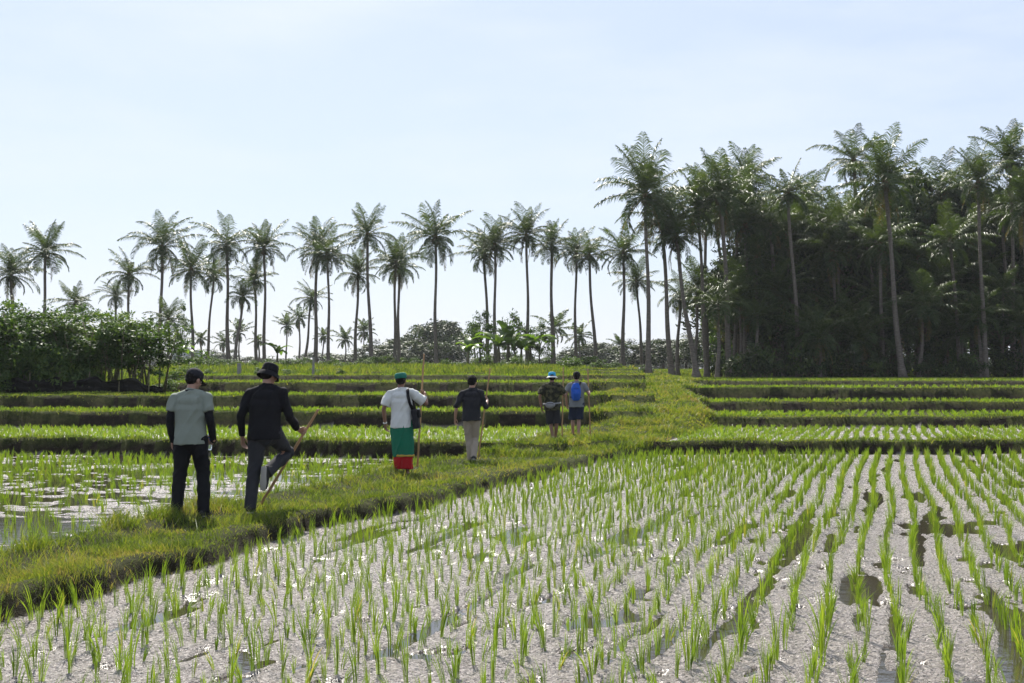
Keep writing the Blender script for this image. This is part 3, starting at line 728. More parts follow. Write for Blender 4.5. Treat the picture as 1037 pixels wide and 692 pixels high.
# dark grove trees: px, top y, distance, width factor, label
GT = [(748, 262, 100, .9, 'dark broadleaf tree at the left end of the dense part of the grove'), (772, 240, 104, 1.0, 'dark broadleaf tree under the tall dense palm, right side'),
 (800, 250, 100, 1.0, 'dark broadleaf tree behind the long pale leaning trunk'), (826, 232, 106, 1.05, 'dark broadleaf tree right of the narrow upright palm'),
 (852, 222, 102, 1.05, 'dark broadleaf tree under the tallest palm'), (878, 212, 108, 1.1, 'tall dark broadleaf tree between the tallest palm and the arching palm'),
 (905, 235, 101, 1.0, 'dark broadleaf tree behind the trunk of the arching palm'), (930, 190, 106, 1.15, 'tall broadleaf tree filling the gap right of the arching palm'),
 (958, 240, 100, 1.0, 'dark broadleaf tree below the feathery palm'), (985, 205, 105, 1.1, 'tall dark broadleaf tree behind the pale straight trunk'),
 (1010, 230, 100, 1.0, 'dark broadleaf tree right of the pale straight trunk'), (1035, 200, 103, 1.15, 'tall broadleaf tree at the right edge of the picture'),
 (1062, 215, 99, 1.1, 'broadleaf tree partly beyond the right edge of the picture'),
 (840, 300, 95, .62, 'low leafy tree in front of the grove, below the middle height palm'), (884, 305, 97, .62, 'low leafy tree left of the leaning trunk of the arching palm'),
 (938, 300, 94, .62, 'low leafy tree right of the leaning trunk of the arching palm'), (785, 305, 95, .6, 'low leafy tree left of the long pale leaning trunk'), (1015, 298, 95, .65, 'low leafy tree at the foot of the grove near the right edge')]
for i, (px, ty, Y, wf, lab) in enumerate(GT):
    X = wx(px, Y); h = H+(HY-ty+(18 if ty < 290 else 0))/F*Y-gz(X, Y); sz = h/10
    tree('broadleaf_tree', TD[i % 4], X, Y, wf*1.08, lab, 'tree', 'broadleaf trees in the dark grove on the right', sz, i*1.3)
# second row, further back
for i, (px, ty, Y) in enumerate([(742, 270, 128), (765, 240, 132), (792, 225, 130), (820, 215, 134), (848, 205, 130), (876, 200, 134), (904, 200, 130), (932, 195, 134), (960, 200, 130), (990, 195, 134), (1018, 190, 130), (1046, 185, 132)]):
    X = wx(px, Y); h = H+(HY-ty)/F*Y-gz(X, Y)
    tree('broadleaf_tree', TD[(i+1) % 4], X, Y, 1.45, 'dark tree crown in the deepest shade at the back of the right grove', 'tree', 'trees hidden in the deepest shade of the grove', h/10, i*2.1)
for i in range(15):
    px = 735+i*23; Y = 112+3*(i % 3); X = wx(px, Y)
    tree('broadleaf_tree', TM[i % 3], X, Y, 1.3, 'leafy low tree closing the shade between the trunks inside the right grove', 'tree', 'low trees inside the right grove', 1.35, i*2.3)
for i in range(16):
    px = 728+i*20.5; Y = 90+(i*3.7) % 6
    palm(px, random.uniform(295, 345), px+random.uniform(-5, 5), random.uniform(34, 46), Y, 'young low coconut palm with drooping fronds along the dark front of the right grove', None, 'young palms along the front of the right grove', nuts=False, kr=.8)
# undergrowth
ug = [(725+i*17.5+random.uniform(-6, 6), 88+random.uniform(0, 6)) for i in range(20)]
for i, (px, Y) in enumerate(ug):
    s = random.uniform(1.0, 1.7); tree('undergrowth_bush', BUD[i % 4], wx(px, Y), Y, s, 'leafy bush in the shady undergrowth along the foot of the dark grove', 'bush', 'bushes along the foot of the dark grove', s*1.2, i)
# leafy thicket, left, 46-52 m away
def thick(seed, h, nst):
    global rs
    keep = rs; rs = np.random.RandomState(seed); b = MB(); C = []
    for k in range(nst):
        a = rs.uniform(0, 6.28); r0 = rs.uniform(0, .35); top = np.array([math.cos(a)*(r0+rs.uniform(.2, .8)), math.sin(a)*(r0+rs.uniform(.2, .8)), h*rs.uniform(.72, .98)])
        bs = np.array([math.cos(a)*r0, math.sin(a)*r0, -.1]); mid = (bs+top)/2+rs.normal(0, .06, 3); b.tube([bs, mid, top], [.034, .026, .012], seg=5, cap=False)
        for q in range(8):
            t = rs.uniform(.38, 1.03)**.8; C.append(bs*(1-t)+top*t+rs.normal(0, 1, 3)*np.array([.38, .38, .16]))
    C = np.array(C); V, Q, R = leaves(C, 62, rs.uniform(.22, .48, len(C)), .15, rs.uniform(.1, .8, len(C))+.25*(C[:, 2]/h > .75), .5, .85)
    me = mesh_np('thicket_leaves', V, Q, M['leaf_mid'], dict(rnd=R)); rs = keep; return me, b.mesh('thicket_canes', M['stem'])
TH = [thick(300+i, 3.7, 6) for i in range(5)]
TL = ['leafy shrub tree at the far left edge with the tallest dark crown', 'leafy shrub tree second from the left edge', 'leafy shrub tree under the low palm crown', 'leafy shrub tree in the left middle of the thicket',
 'leafy shrub tree with pale canes in the middle of the thicket', 'leafy shrub tree right of the middle of the thicket', 'leafy shrub tree in front of the straight palm at the right of the thicket', 'leafy shrub tree at the right end of the thicket with bare canes showing',
 'leafy shrub tree set back behind the left part of the thicket', 'leafy shrub tree set back behind the middle of the thicket', 'leafy shrub tree set back behind the right part of the thicket', 'leafy shrub tree leaning over the net at the left edge', 'leafy shrub tree set back in the second gap of the thicket']
for i, (px, ty, Y) in enumerate([(2, 300, 47.5), (26, 306, 47), (52, 312, 47.3), (78, 316, 47), (102, 313, 47.4), (124, 312, 47), (141, 316, 47.5), (156, 322, 47.8), (14, 303, 50), (62, 309, 50.5), (112, 312, 50.5), (-16, 306, 46.8), (90, 312, 51.5)]):
    X = wx(px, Y); h = H+(HY-ty)/F*Y-gz(X, Y); pr = TH[i % 5]
    t = thing('leafy_shrub', TL[i], 'shrub', (X, Y, gz(X, Y)-.05), i*1.7, 'leafy shrub trees of the thicket on the left')
    for nm, me in (('foliage', pr[0]), ('cane', pr[1])):
        o = link(nm, me, t); o.scale = (1.12, 1.12, h/3.75)
for i, (px, Y, s) in enumerate([(-8, 46.2, 1.0), (8, 46.4, .9), (24, 46.3, 1.0), (42, 46.4, .85), (60, 46.2, 1.0), (74, 46.6, .9), (88, 46.4, .6), (4, 45.6, .5)]):
    tree('low_bush', BU[i % 4], wx(px, Y), Y, s*1.15, 'low leafy bush at the foot of the left thicket just above the black net', 'bush', 'low bushes under the left thicket', s*1.5, i)
# weeds and bushes about the terraces and under the palm line
wb = [(176, 55, .55, 'low pale bush right of the thicket on the weedy slope'), (190, 60, .5, 'small bush beside the head of the sage shirted man, left'), (168, 50, .6, 'bright bush at the right end of the black net'), (212, 64, .4, 'small bush on the terrace between the two left men'), (262, 62, .45, 'trailing bush just left of the black bucket hat'), (292, 63, .4, 'low bush just right of the black bucket hat'),
 (345, 66, .4, 'low bush on the upper terrace below the close pair of palms'), (320, 68, .45, 'low bush beside the thin concrete post')]
for i, (px, Y, s, lab) in enumerate(wb): tree('low_bush', BU[i % 4], wx(px, Y), Y, s, lab, 'bush', 'bushes scattered on the upper terraces', s*.8, i*1.1)
for i in range(44):
    px = 175+i*11.4+random.uniform(-7, 7); Y = random.uniform(88, 122); s = random.uniform(.45, 1.25)
    if 690 < px: continue
    tree('low_bush', BU[i % 4], wx(px, Y), Y, s, 'small bush in the green strip at the feet of the line of palms', 'bush', 'bushes at the feet of the line of palms', s*.75, i*.9)
# round bush, banana clump
tree('round_bush', TM[0], wx(486, 112), 112, .72, 'dense round dark bush left of the banana clump behind the black haired walker', 'tree', None, .95)
tree('round_bush', TM[1], wx(546, 114), 114, .62, 'reddish brown rounded shrub right of the banana clump', 'tree', None, .75)
tree('round_bush', TM[2], wx(521, 119), 119, .75, 'dark bushy tree behind the banana clump', 'tree', None, 1.0)
tree('round_bush', TM[1], wx(184, 100), 100, .35, 'thin small tree with round tufts just above the head of the sage shirted man', 'tree', None, .95)
def banana(seed, h):
    global rs
    keep = rs; rs = np.random.RandomState(seed); Vs = []; Qs = []; Rs = []; o = 0
    for k in range(9):
        az = k*2.4+rs.normal(0, .2); el = math.radians(rs.uniform(20, 84)); L = h*rs.uniform(.42, .75); w = L*.15; p = np.array([0, 0, h*.45]); n = 9; rows = []
        for i in range(n+1):
            s = i/n; e = el-s**1.5*math.radians(95); d = np.array([math.cos(e)*math.cos(az), math.cos(e)*math.sin(az), math.sin(e)])
            sd = np.array([-math.sin(az), math.cos(az), 0]); ww = w*math.sin(math.pi*min(1, .08+s*.92))**.6+.01
            up = np.cross(d, sd); up = up*np.sign(up[2]+1e-6)
            rows += [p-sd*ww+up*ww*.35+rs.normal(0, .02, 3), p.copy(), p+sd*ww+up*ww*.35+rs.normal(0, .02, 3)]; p = p+d*L/n
        Vs.append(np.array(rows)); q = np.arange(n)[:, None]*3+o; Qs.append(q+np.array([0, 1, 4, 3])); Qs.append(q+np.array([1, 2, 5, 4])); Rs.append(np.full(len(rows), rs.uniform(0, 1))); o += len(rows)
    b = MB(); b.tube([(0, 0, -.1), (0, .02, h*.25), (0, 0, h*.5)], [h*.045, h*.038, h*.02], seg=8, cap=False)
    me = mesh_np('banana_leaves', np.concatenate(Vs), np.concatenate(Qs), M['banana'], dict(rnd=np.concatenate(Rs))); rs = keep
    return me, b.mesh('banana_stem', M['stem'])
BN = [banana(401, 3.4), banana(402, 3.4), banana(403, 3.4)]
bl = [(505, 108, 1.15, 'banana plant at the left of the banana clump behind the black haired walker'), (515, 111, 1.35, 'tallest banana plant in the middle of the clump behind the black haired walker'), (528, 109, 1.0, 'bright banana plant right of the middle of the clump'), (537, 112, 1.1, 'banana plant at the right end of the clump'),
 (474, 106, .85, 'small pale spiky banana plant standing alone left of the round bush'), (181, 92, .75, 'young banana plant right behind the thicket'), (281, 112, .8, 'banana plant just right of the black bucket hat, at the feet of the palms')]
for i, (px, Y, s, lab) in enumerate(bl):
    X = wx(px, Y); t = thing('banana_plant', lab, 'banana plant', (X, Y, gz(X, Y)), i*1.3, 'banana plants among the palms')
    for nm, me in (('leaves', BN[i % 3][0]), ('stem', BN[i % 3][1])): o = link(nm, me, t); o.scale = (s, s, s)
# far hazy trees
FT = [(412, 340, 215, 1.1, 'left dome of the big hazy round tree mass behind the palms'), (428, 331, 225, 1.25, 'middle dome of the big hazy round tree mass'), (446, 321, 220, 1.25, 'tallest right dome of the big hazy round tree mass'), (455, 342, 212, .9, 'low right end of the big hazy round tree mass'),
 (588, 350, 230, 1.2, 'left part of the low hazy dome tree above the blue backpack'), (603, 345, 235, 1.3, 'main hazy dome tree right of the blue backpack'), (616, 357, 230, 1.0, 'low right shoulder of the hazy dome tree'),
 (385, 345, 190, .9, 'hazy tree between the palm trunks left of the big tree mass'), (395, 352, 180, .8, 'small hazy tree behind the twin trunks'), (356, 356, 205, .9, 'low hazy tree left of the big tree mass'),
 (652, 345, 170, .9, 'hazy layered tree behind the big grove palm, left'), (672, 342, 180, 1.0, 'hazy layered tree between the leaning grove trunks'), (695, 345, 175, .9, 'hazy tree seen between the grove trunks'), (716, 338, 165, .9, 'hazy tree at the left edge of the dark grove'),
 (640, 358, 200, .8, 'low hazy tree left of the big grove palm'), (738, 320, 150, 1.0, 'tree in light haze at the left flank of the dark grove')]
for i, (px, ty, Y, wf, lab) in enumerate(FT):
    X = wx(px, Y); h = H+(HY-ty)/F*Y-gz(X, Y); tree('far_tree', TF[i % 3], X, Y, wf*.82, lab, 'tree', 'hazy trees beyond the palm line', h/10, i*1.9)
fr = []
for i in range(54):
    px = -40+i*21+random.uniform(-8, 8); Y = random.uniform(300, 380); top = random.uniform(355, 364)
    X = wx(px, Y); h = H+(HY-top)/F*Y-gz(X, Y); tree('far_tree', TF[i % 3], X, Y, random.uniform(.9, 1.3), 'small pale tree in the hazy tree line on the horizon', 'tree', 'tree line on the horizon', h/10, i)
# ------------------------------------------------------------------ man-made things
b = MB(); Xs = np.linspace(wx(-30, 45.6), wx(166, 45.6), 40)
t = thing('net_fence', 'sagging black shade net strung along the foot of the left thicket', 'net fence', (Xs[0], 45.6, gz(Xs[0], 45.6)))
rows = []
nz = 8
for i, x in enumerate(Xs):
    y = 45.6+.10*math.sin(i*.9)+.05*math.sin(i*2.3); z0 = gz(x, 45.6)-.05; hh = .56+.07*math.sin(i*.8)-.10*(i % 8 in (3, 4)); hh *= (1 if i < 30 else 1-(i-30)*.035)
    for k in range(nz): rows.append((x-Xs[0], y-45.6+.04*math.sin(k*1.7+i*.6)-.02*k, z0+hh*k/(nz-1)-gz(Xs[0], 45.6)))
me = bpy.data.meshes.new('net'); me.from_pydata(rows, [], [(i*nz+k, (i+1)*nz+k, (i+1)*nz+k+1, i*nz+k+1) for i in range(39) for k in range(nz-1)]); me.materials.append(M['net']); o = link('net', me, t)
sm = o.modifiers.new('s', 'SOLIDIFY'); sm.thickness = .006
for i in range(0, 40, 6):
    p = MB(); x = Xs[i]; z0 = gz(x, 45.6); p.tube([(x-Xs[0], -.03, z0-gz(Xs[0], 45.6)-.15), (x-Xs[0]+.02, -.03, z0-gz(Xs[0], 45.6)+.72)], [.025, .022], seg=7); p.build('post', M['stem'], t)
def post(px, Y, h, w, lab):
    X = wx(px, Y); m = MB(); m.tube([(0, 0, -.3), (.01, 0, h*.5), (0, 0, h)], [w*.72, w*.70, w*.66], seg=4, cap=False); m.box((0, 0, h-.01), (w*.75, w*.75, .05))
    o = m.build('concrete_post', M['concrete'], None, False); o.location = (X, Y, gz(X, Y)); o.rotation_euler = (0, .03, .75); tag(o, lab, 'post', 'old concrete posts on the upper terraces')
post(242, 61.5, .62, .17, 'short stubby grey concrete post on the bund left of the bucket hat'); post(317, 62, .92, .10, 'thin weathered concrete post right of the bucket hat')
# distant building
X = wx(190, 300); bz = gz(X, 300); t = thing('apartment_block', 'pale grey flat roofed building far off in the haze, left of the curved palm', 'building', (X, 300, bz))
b = MB(); b.box((0, 0, 2.4), (6.0, 5, 4.8)); b.build('wall', M['wall_far'], t, False)
b = MB(); b.box((-.3, 0, 4.95), (6.5, 5.5, .3)); b.build('roof', M['concrete'], t, False)
for r_ in range(2):
    for c_ in range(4):
        b = MB(); b.box((-2.2+c_*1.45, -2.52, 1.3+r_*1.9), (.85, .08, 1.1)); b.build('window', M['glass_dark'], t, False)
# ------------------------------------------------------------------ people
A3 = lambda *a: np.array(a, float)
def unit(v): v = np.array(v, float); return v/(np.linalg.norm(v)+1e-9)
def rot(axis, ang):
    return np.array(Matrix.Rotation(ang, 3, Vector(axis)))
def hand(b, W, d, a, grip, side):
    """palm, four unequal bent fingers and a thumb; d = towards the fingers, a = knuckle line towards the thumb"""
    d = unit(d); a = unit(np.array(a, float)-d*np.dot(a, d)); n = np.cross(d, a)*side
    b.tube([W-d*.03, W+d*.02, W+d*.055, W+d*.085], [.021, .030, .036, .037], side=a, flat=[.85, .55, .42, .36], seg=10)
    for k, (off, L, r) in enumerate(((.030, .92, .0088), (.010, 1.02, .0092), (-.011, .96, .0088), (-.031, .76, .0078))):
        p = W+d*(.082-.004*abs(k-1))+a*off; pts = [p-d*.02, p]; ang = 0
        for seg_, bend in zip((.042, .028, .022), ((62, 78, 62) if grip else (24, 30, 24))):
            ang += math.radians(bend*(1+.06*k)); p = p+(d*math.cos(ang)+n*math.sin(ang))*seg_*L; pts.append(p)
        b.tube(pts, [r*1.05, r*1.05, r, r*.95, r*.8], side=a, seg=8)
    p = W+d*.022+a*.026+n*.006; pts = [p-a*.01, p]
    for seg_, v in zip((.036, .030, .024), ((a*.75+d*.55+n*.45, a*.15+d*.55+n*.9, -a*.35+d*.4+n*.9) if grip else (a*.55+d*.75+n*.35, a*.2+d*.95+n*.35, d+n*.45))):
        p = p+unit(v)*seg_; pts.append(p)
    b.tube(pts, [.013, .012, .0105, .0095, .008], seg=8)

BASE = dict(lh=A3(-.085, 0, .90), rh=A3(.085, 0, .90), lk=A3(-.095, .02, .49), rk=A3(.095, .02, .49), la=A3(-.10, 0, .085), ra=A3(.10, 0, .085),
            lt=A3(-.02, 1, -.05), rt=A3(.04, 1, -.05), ls=A3(-.178, 0, 1.372), rs=A3(.178, 0, 1.372), le=A3(-.245, -.03, 1.115), re=A3(.245, -.03, 1.115),
            lw=A3(-.27, .04, .865), rw=A3(.27, .04, .865), yaw=0.0, nod=.1, roll=0.0, lean=0.0, shy=0.0)

def person(label, X, Y, height, rz, pose, skin, garments, zoff=0.0):
    J = dict(BASE); J.update(pose); s = height/1.70
    t = thing('person', label, 'person', (X, Y, gz(X, Y)+zoff), rz, 'people walking in single file along the footpath', s)
    fwd = lambda z: np.array([J['shy']*(z-.9), J['lean']*(z-.9), 0])
    for k in ('ls', 'rs'): J[k] = J[k]+fwd(1.4)
    ch = A3(0, 0, 1.28)+fwd(1.28); wa = A3(0, 0, 1.06)+fwd(1.06); pel = A3(0, 0, .93); nk = A3(0, -.005, 1.44)+fwd(1.44)
    HR = rot((0, 0, 1), J['yaw']) @ rot((1, 0, 0), -J['nod']) @ rot((0, 1, 0), J['roll'])
    piv = nk+A3(0, 0, .03)
    hp = lambda x, y, z: piv+HR @ A3(x, y, z-1.47)
    b = MB()
    # trunk
    b.tube([pel-A3(0, 0, .06), pel, wa, ch, A3(0, 0, 1.385)+fwd(1.385)], [.135, .148, .125, .155, .12], flat=[.7, .68, .68, .66, .6], seg=18)
    b.tube([J['ls']+A3(.03, 0, -.01), nk-A3(0, 0, .015), J['rs']+A3(-.03, 0, -.01)], [.048, .062, .048], side=(0, 1, 0), seg=12)
    b.tube([nk-A3(0, 0, .03), hp(0, .0, 1.50), hp(0, .0, 1.55)], [.060, .053, .05], seg=12)
    for q in 'lr':
        sg = -1 if q == 'l' else 1
        b.tube([J[q+'h']+A3(0, 0, .03), (J[q+'h']+J[q+'k'])/2, J[q+'k']], [.080, .064, .045], seg=14)
        kd = J[q+'a']-J[q+'k']; b.tube([J[q+'k'], J[q+'k']+kd*.3+A3(0, -.012, 0), J[q+'k']+kd*.65, J[q+'a']], [.045, .050, .037, .033], seg=14)
        ft = unit(J[q+'t']); up = unit(np.cross(np.cross(ft, -unit(kd)), ft)); a0 = J[q+'a']
        b.tube([a0-ft*.035-up*.045, a0+ft*.06-up*.045, a0+ft*.15-up*.058], [.034, .038, .036], side=np.cross(ft, up), flat=[1, .8, .5], seg=12)
        S, E, Wp = J[q+'s'], J[q+'e'], J[q+'w']
        b.tube([S, S*.5+E*.5, E], [.050, .043, .035], seg=12); b.tube([E, E*.65+Wp*.35, Wp], [.036, .036, .024], seg=12)
        if (q+'grip') in J:
            stick_ax = unit(J[q+'grip']); d = unit(J.get(q+'hd', Wp-E)); d = unit(d-stick_ax*np.dot(d, stick_ax)); hand(b, Wp, d, stick_ax, True, J.get(q+'flip', sg))
        else: hand(b, Wp, unit(Wp-E)+A3(0, .1, 0), A3(-sg*.35, 1, 0), False, -sg)
    # head
    b.ell(hp(0, -.008, 1.605), (.076, .094, .098), HR); b.ell(hp(0, .022, 1.545), (.060, .074, .074), HR); b.ell(hp(0, .065, 1.497), (.026, .026, .022), HR)
    b.tube([hp(0, .086, 1.60), hp(0, .106, 1.565), hp(0, .098, 1.552)], [.009, .014, .011], seg=8)
    b.ell(hp(0, .086, 1.622), (.05, .016, .012), HR); b.ell(hp(0, .090, 1.527), (.025, .012, .006), HR); b.ell(hp(0, .088, 1.516), (.022, .012, .007), HR)
    for sg in (-1, 1): b.ell(hp(sg*.080, -.004, 1.575), (.010, .022, .033), HR); b.ell(hp(sg*.042, .070, 1.565), (.022, .018, .018), HR)
    b.fuse('body', M[skin], t, .0062, 2)
    for sg in (-1, 1):
        e = MB(); e.ell(hp(sg*.031, .0835, 1.598), (.013, .008, .008), HR, 10, 7); e.build('eye', M['white'], t)
    for gfun in garments: gfun(t, J, fwd, hp, HR)
    t['_s'] = s
    return t, J, fwd, hp, HR

# garments --------------------------------------------------------------
def shirt(mat, sleeve=.5, hem=.84, w=1.0, cuff=1.0, fold=.02, name='shirt', band=0.0, hemtilt=0.0):
    def f(t, J, fwd, hp, HR):
        b = MB()
        P = [(A3(0, 0, hem)), A3(0, 0, .95), A3(0, 0, 1.08)+fwd(1.08), A3(0, -.012, 1.24)+fwd(1.24), A3(0, -.008, 1.345)+fwd(1.345)]
        b.tube(P, [.188*w, .185*w, .178*w, .182*w, .150*w], flat=[.80, .76, .70, .66, .62], seg=26, cap='flat')
        nk = A3(0, -.005, 1.425)+fwd(1.425)
        b.tube([J['ls']+A3(-.005, 0, -.006), J['ls']*.45+nk*.55+A3(0, 0, -.002), nk, J['rs']*.45+nk*.55+A3(0, 0, -.002), J['rs']+A3(.005, 0, -.006)], [.058*w, .064, .078, .064, .058*w], side=(0, 1, 0), seg=14)
        b.ell(A3(0, -.02, 1.33)+fwd(1.33), (.155*w, .105*w, .10))
        b.tube([nk-A3(0, 0, .01), nk+A3(0, .0, .035)], [.072, .062], seg=16)
        for q in 'lr':
            S, E, W = J[q+'s'], J[q+'e'], J[q+'w']; sg = -1 if q == 'l' else 1
            S = S+A3(sg*.004, 0, 0)
            if sleeve <= 1: En = S+(E-S)*sleeve; b.ell(S, (.062*w,)*3); b.tube([S, S*.5+En*.5, En], [.062*w, .068*w*cuff, .066*w*cuff], seg=16, cap='flat')
            else:
                En = E+(W-E)*(sleeve-1); b.tube([S, S*.5+E*.5, E, E*.5+En*.5, En], [.062*w, .058*w, .050*w, .046*w, .040*w*cuff], seg=16, cap='flat'); b.ell(S, (.062*w,)*3); b.ell(E, (.050*w,)*3)
        b.fuse(name, M[mat], t, .0085, 3, fold, 7, .55)
    return f
def arms(mat, sleeves=('l', 'r')):
    def f(t, J, fwd, hp, HR):
        for q in sleeves:
            E, W, S = J[q+'e'], J[q+'w'], J[q+'s']; b = MB(); b.tube([S*.6+E*.4, E, E*.5+W*.5, W+unit(W-E)*.005], [.052, .045, .043, .032], seg=14); b.fuse('arm_sleeve', M[mat], t, .008, 2, .008, 14)
    return f
def trousers(mat, end=1.0, w=1.0, fold=.035, name='trousers', flare=1.0):
    def f(t, J, fwd, hp, HR):
        b = MB(); b.tube([A3(0, 0, .86), A3(0, -.01, .93), A3(0, 0, 1.03)], [.160*w, .166*w, .150*w], flat=[.66, .68, .62], seg=20)
        for q in 'lr':
            h, k, a = J[q+'h'], J[q+'k'], J[q+'a']
            if end <= .5: e = h+(k-h)*(end*2); b.ell(h, (.095*w,)*3); b.tube([h+A3(0, -.005, .02), h*.5+e*.5, e], [.100*w, .098*w, .094*w*flare], seg=18, cap='flat')
            else:
                kd = (a-k)*((end-.5)*2); b.ell(h, (.093*w,)*3); b.ell(k, (.080*w,)*3); b.tube([h+A3(0, -.005, .02), h*.5+k*.5, k, k+kd*.5, k+kd], [.098*w, .090*w, .074*w, .068*w, .062*w*flare], seg=18, cap='flat')
        b.fuse(name, M[mat], t, .0085, 3, fold, 8, .8)
    return f
def shoes(mat, sole='sole', big=1.0):
    def f(t, J, fwd, hp, HR):
        for q in 'lr':
            ft = unit(J[q+'t']); kd = unit(J[q+'a']-J[q+'k']); up = unit(np.cross(np.cross(ft, -kd), ft)); a = J[q+'a']; sd = np.cross(ft, up)
            b = MB(); b.tube([a-ft*.045-up*.035, a+ft*.05-up*.038, a+ft*.13-up*.05, a+ft*.185-up*.056], [.042, .046, .050, .042], side=sd, flat=[1.1, .95, .62, .45], seg=14); b.tube([a+up*.02, a-up*.03], [.043, .045], seg=12)
            sh = b.fuse('shoe', M[mat], t, .009, 2)
            b = MB(); b.tube([a-ft*.06-up*.078, a+ft*.03-up*.079, a+ft*.12-up*.081, a+ft*.20-up*.078], [.038, .040, .050, .038], side=sd, flat=[.36, .33, .28, .28], seg=14); b.build('sole', M[sole], sh)
    return f
def hair(full=True):
    def f(t, J, fwd, hp, HR):
        b = MB(); b.ell(hp(0, -.020, 1.622), (.092, .105, .105) if full else (.084, .096, .09), HR); b.ell(hp(0, -.042, 1.575), (.082 if full else .074, .062, .06), HR)
        b.ell(hp(.02, .03, 1.675), (.055, .055, .035), HR); b.fuse('hair', M['hair'], t, .007, 2, .016 if full else .004, 30)
    return f
def cap(mat='black2'):
    def f(t, J, fwd, hp, HR):
        b = MB(); b.lathe([(.090, 0), (.094, .03), (.090, .065), (.07, .10), (.035, .118), (.006, .122)], hp(0, -.006, 1.605), 1.0, 1.16, HR)
        c = b.build('cap', M[mat], t)
        v = MB(); V = []; Fs = []; n = 12
        for i in range(n+1):
            a = math.radians(-62+124*i/n)
            for (r, z) in ((.088, .008), (.125, .004), (.165*math.cos(a*.55)**.5, -.012), (.163*math.cos(a*.55)**.5, -.016), (.125, -.001), (.086, .002)):
                V.append(hp(0, -.006, 1.605)+HR @ A3(r*math.sin(a)*(.98 if r < .12 else .86), r*1.14*math.cos(a), z-.012*abs(math.sin(a))*(r > .1)))
        for i in range(n):
            for k in range(6): k2 = (k+1) % 6; Fs.append((i*6+k, i*6+k2, (i+1)*6+k2, (i+1)*6+k))
        v.add(V, Fs); v.build('visor', M[mat], c)
        v = MB(); v.ell(hp(0, -.006, 1.727), (.009, .009, .006), HR, 8, 5); v.build('button', M[mat], c)
    return f
def bucket(crown, brim, drop=.035, r=.145):
    def f(t, J, fwd, hp, HR):
        c0 = hp(0, -.008, 1.612)
        b = MB(); b.lathe([(.095, 0), (.093, .03), (.087, .075), (.080, .098), (.06, .108), (.01, .111)], c0, 1, 1.12, HR); c = b.build('bucket_hat', M[crown], t)
        b = MB(); b.lathe([(.094, .006), (.115, -.008), (r, -drop), (r+.002, -drop-.006), (.112, -.014), (.090, -.002)], c0, 1, 1.1, HR); b.build('brim', M[brim], c)
    return f
def headcloth():
    def f(t, J, fwd, hp, HR):
        R2 = HR @ rot((0, 1, 0), -.12)
        b = MB(); b.lathe([(.092, 0), (.099, .012), (.100, .045), (.093, .082), (.075, .092), (.02, .089), (.005, .088)], hp(0, -.006, 1.622), 1, 1.14, R2); c = b.build('folded_cap', M['teal'], t)
        b = MB(); b.tube([hp(-.07, .085, 1.66), hp(0, .118, 1.70), hp(.07, .085, 1.66)], [.010, .022, .010], seg=8); b.build('cap_fold', M['teal'], c)
        b = MB(); b.ell(hp(0, -.022, 1.60), (.083, .092, .085), HR); b.fuse('hair', M['hair'], t, .008, 2, .004, 30)
    return f

# -- 1: sage shirt
place = []
def put(px, Y): return wx(px, Y), Y
X, Y = put(193.5, 15.0)
pose = dict(lk=A3(-.125, .03, .49), la=A3(-.15, -.02, .085), rk=A3(.135, .06, .49), ra=A3(.155, .0, .085), le=A3(-.235, -.02, 1.12), lw=A3(-.225, .06, .88),
            re=A3(.235, -.05, 1.11), rw=A3(.250, .07, .875), rgrip=A3(.05, .25, 1), rhd=A3(-.35, .5, -1), yaw=-.55, nod=.42, lean=.04, shy=-.01, rflip=-1)
P1 = person('man in sage green T-shirt with black arm sleeves and dark cap, holding a water bottle', X, Y, 1.72, 0.0, pose, 'skin_light',
    [arms('black'), shirt('greygreen', .62, .84, 1.03, 1.02, .034), trousers('black', 1.04, 1.06, .034, 'trousers', 1.1), shoes('shoe'), cap('black2'), hair(False)], -.045)
def collar(t, J, fwd, hp, HR):
    nk = A3(0, -.005, 1.452)+fwd(1.45); b = MB(); b.tube([nk-A3(0, 0, .004), nk+A3(0, 0, .018)], [.071, .066], seg=18, cap='flat'); b.build('collar', M['black2'], t)
collar(*P1[:1], *P1[1:])
def local(P, v): # local point -> world
    t = P[0]; s = t.scale[0]; c, sn = math.cos(t.rotation_euler[2]), math.sin(t.rotation_euler[2]); v = np.array(v)*s
    return np.array([t.location[0]+c*v[0]-sn*v[1], t.location[1]+sn*v[0]+c*v[1], t.location[2]+v[2]])
def grip_point(P, q):
    J = P[1]; W = J[q+'w']; a = unit(J[q+'grip']); d = unit(J.get(q+'hd', W-J[q+'e'])); d = unit(d-a*np.dot(d, a)); n = np.cross(d, a)*J.get(q+'flip', -1 if q == 'l' else 1)
    return W+d*.088+n*.027, a
def staff(P, q, up, down, label, r=.015, seed=0):
    g, a = grip_point(P, q); g = local(P, g); t = P[0]; c, sn = math.cos(t.rotation_euler[2]), math.sin(t.rotation_euler[2]); a = np.array([c*a[0]-sn*a[1], sn*a[0]+c*a[1], a[2]])
    rr = random.Random(seed); b = MB(); pts = []; rad = []
    for i in range(15):
        k = -down+(up+down)*i/14; pts.append(a*k+A3(rr.uniform(-1, 1), rr.uniform(-1, 1), 0)*.004*(0 if abs(k) < .1 else 1)); rad.append(r*(1+.12*(i % 3 == 0))*(1.08-.12*i/14))
    b.tube(pts, rad, seg=9); o = b.build('walking_staff', M['wood']); o.location = tuple(g); tag(o, label, 'staff', 'wooden staffs carried by the walkers'); return o
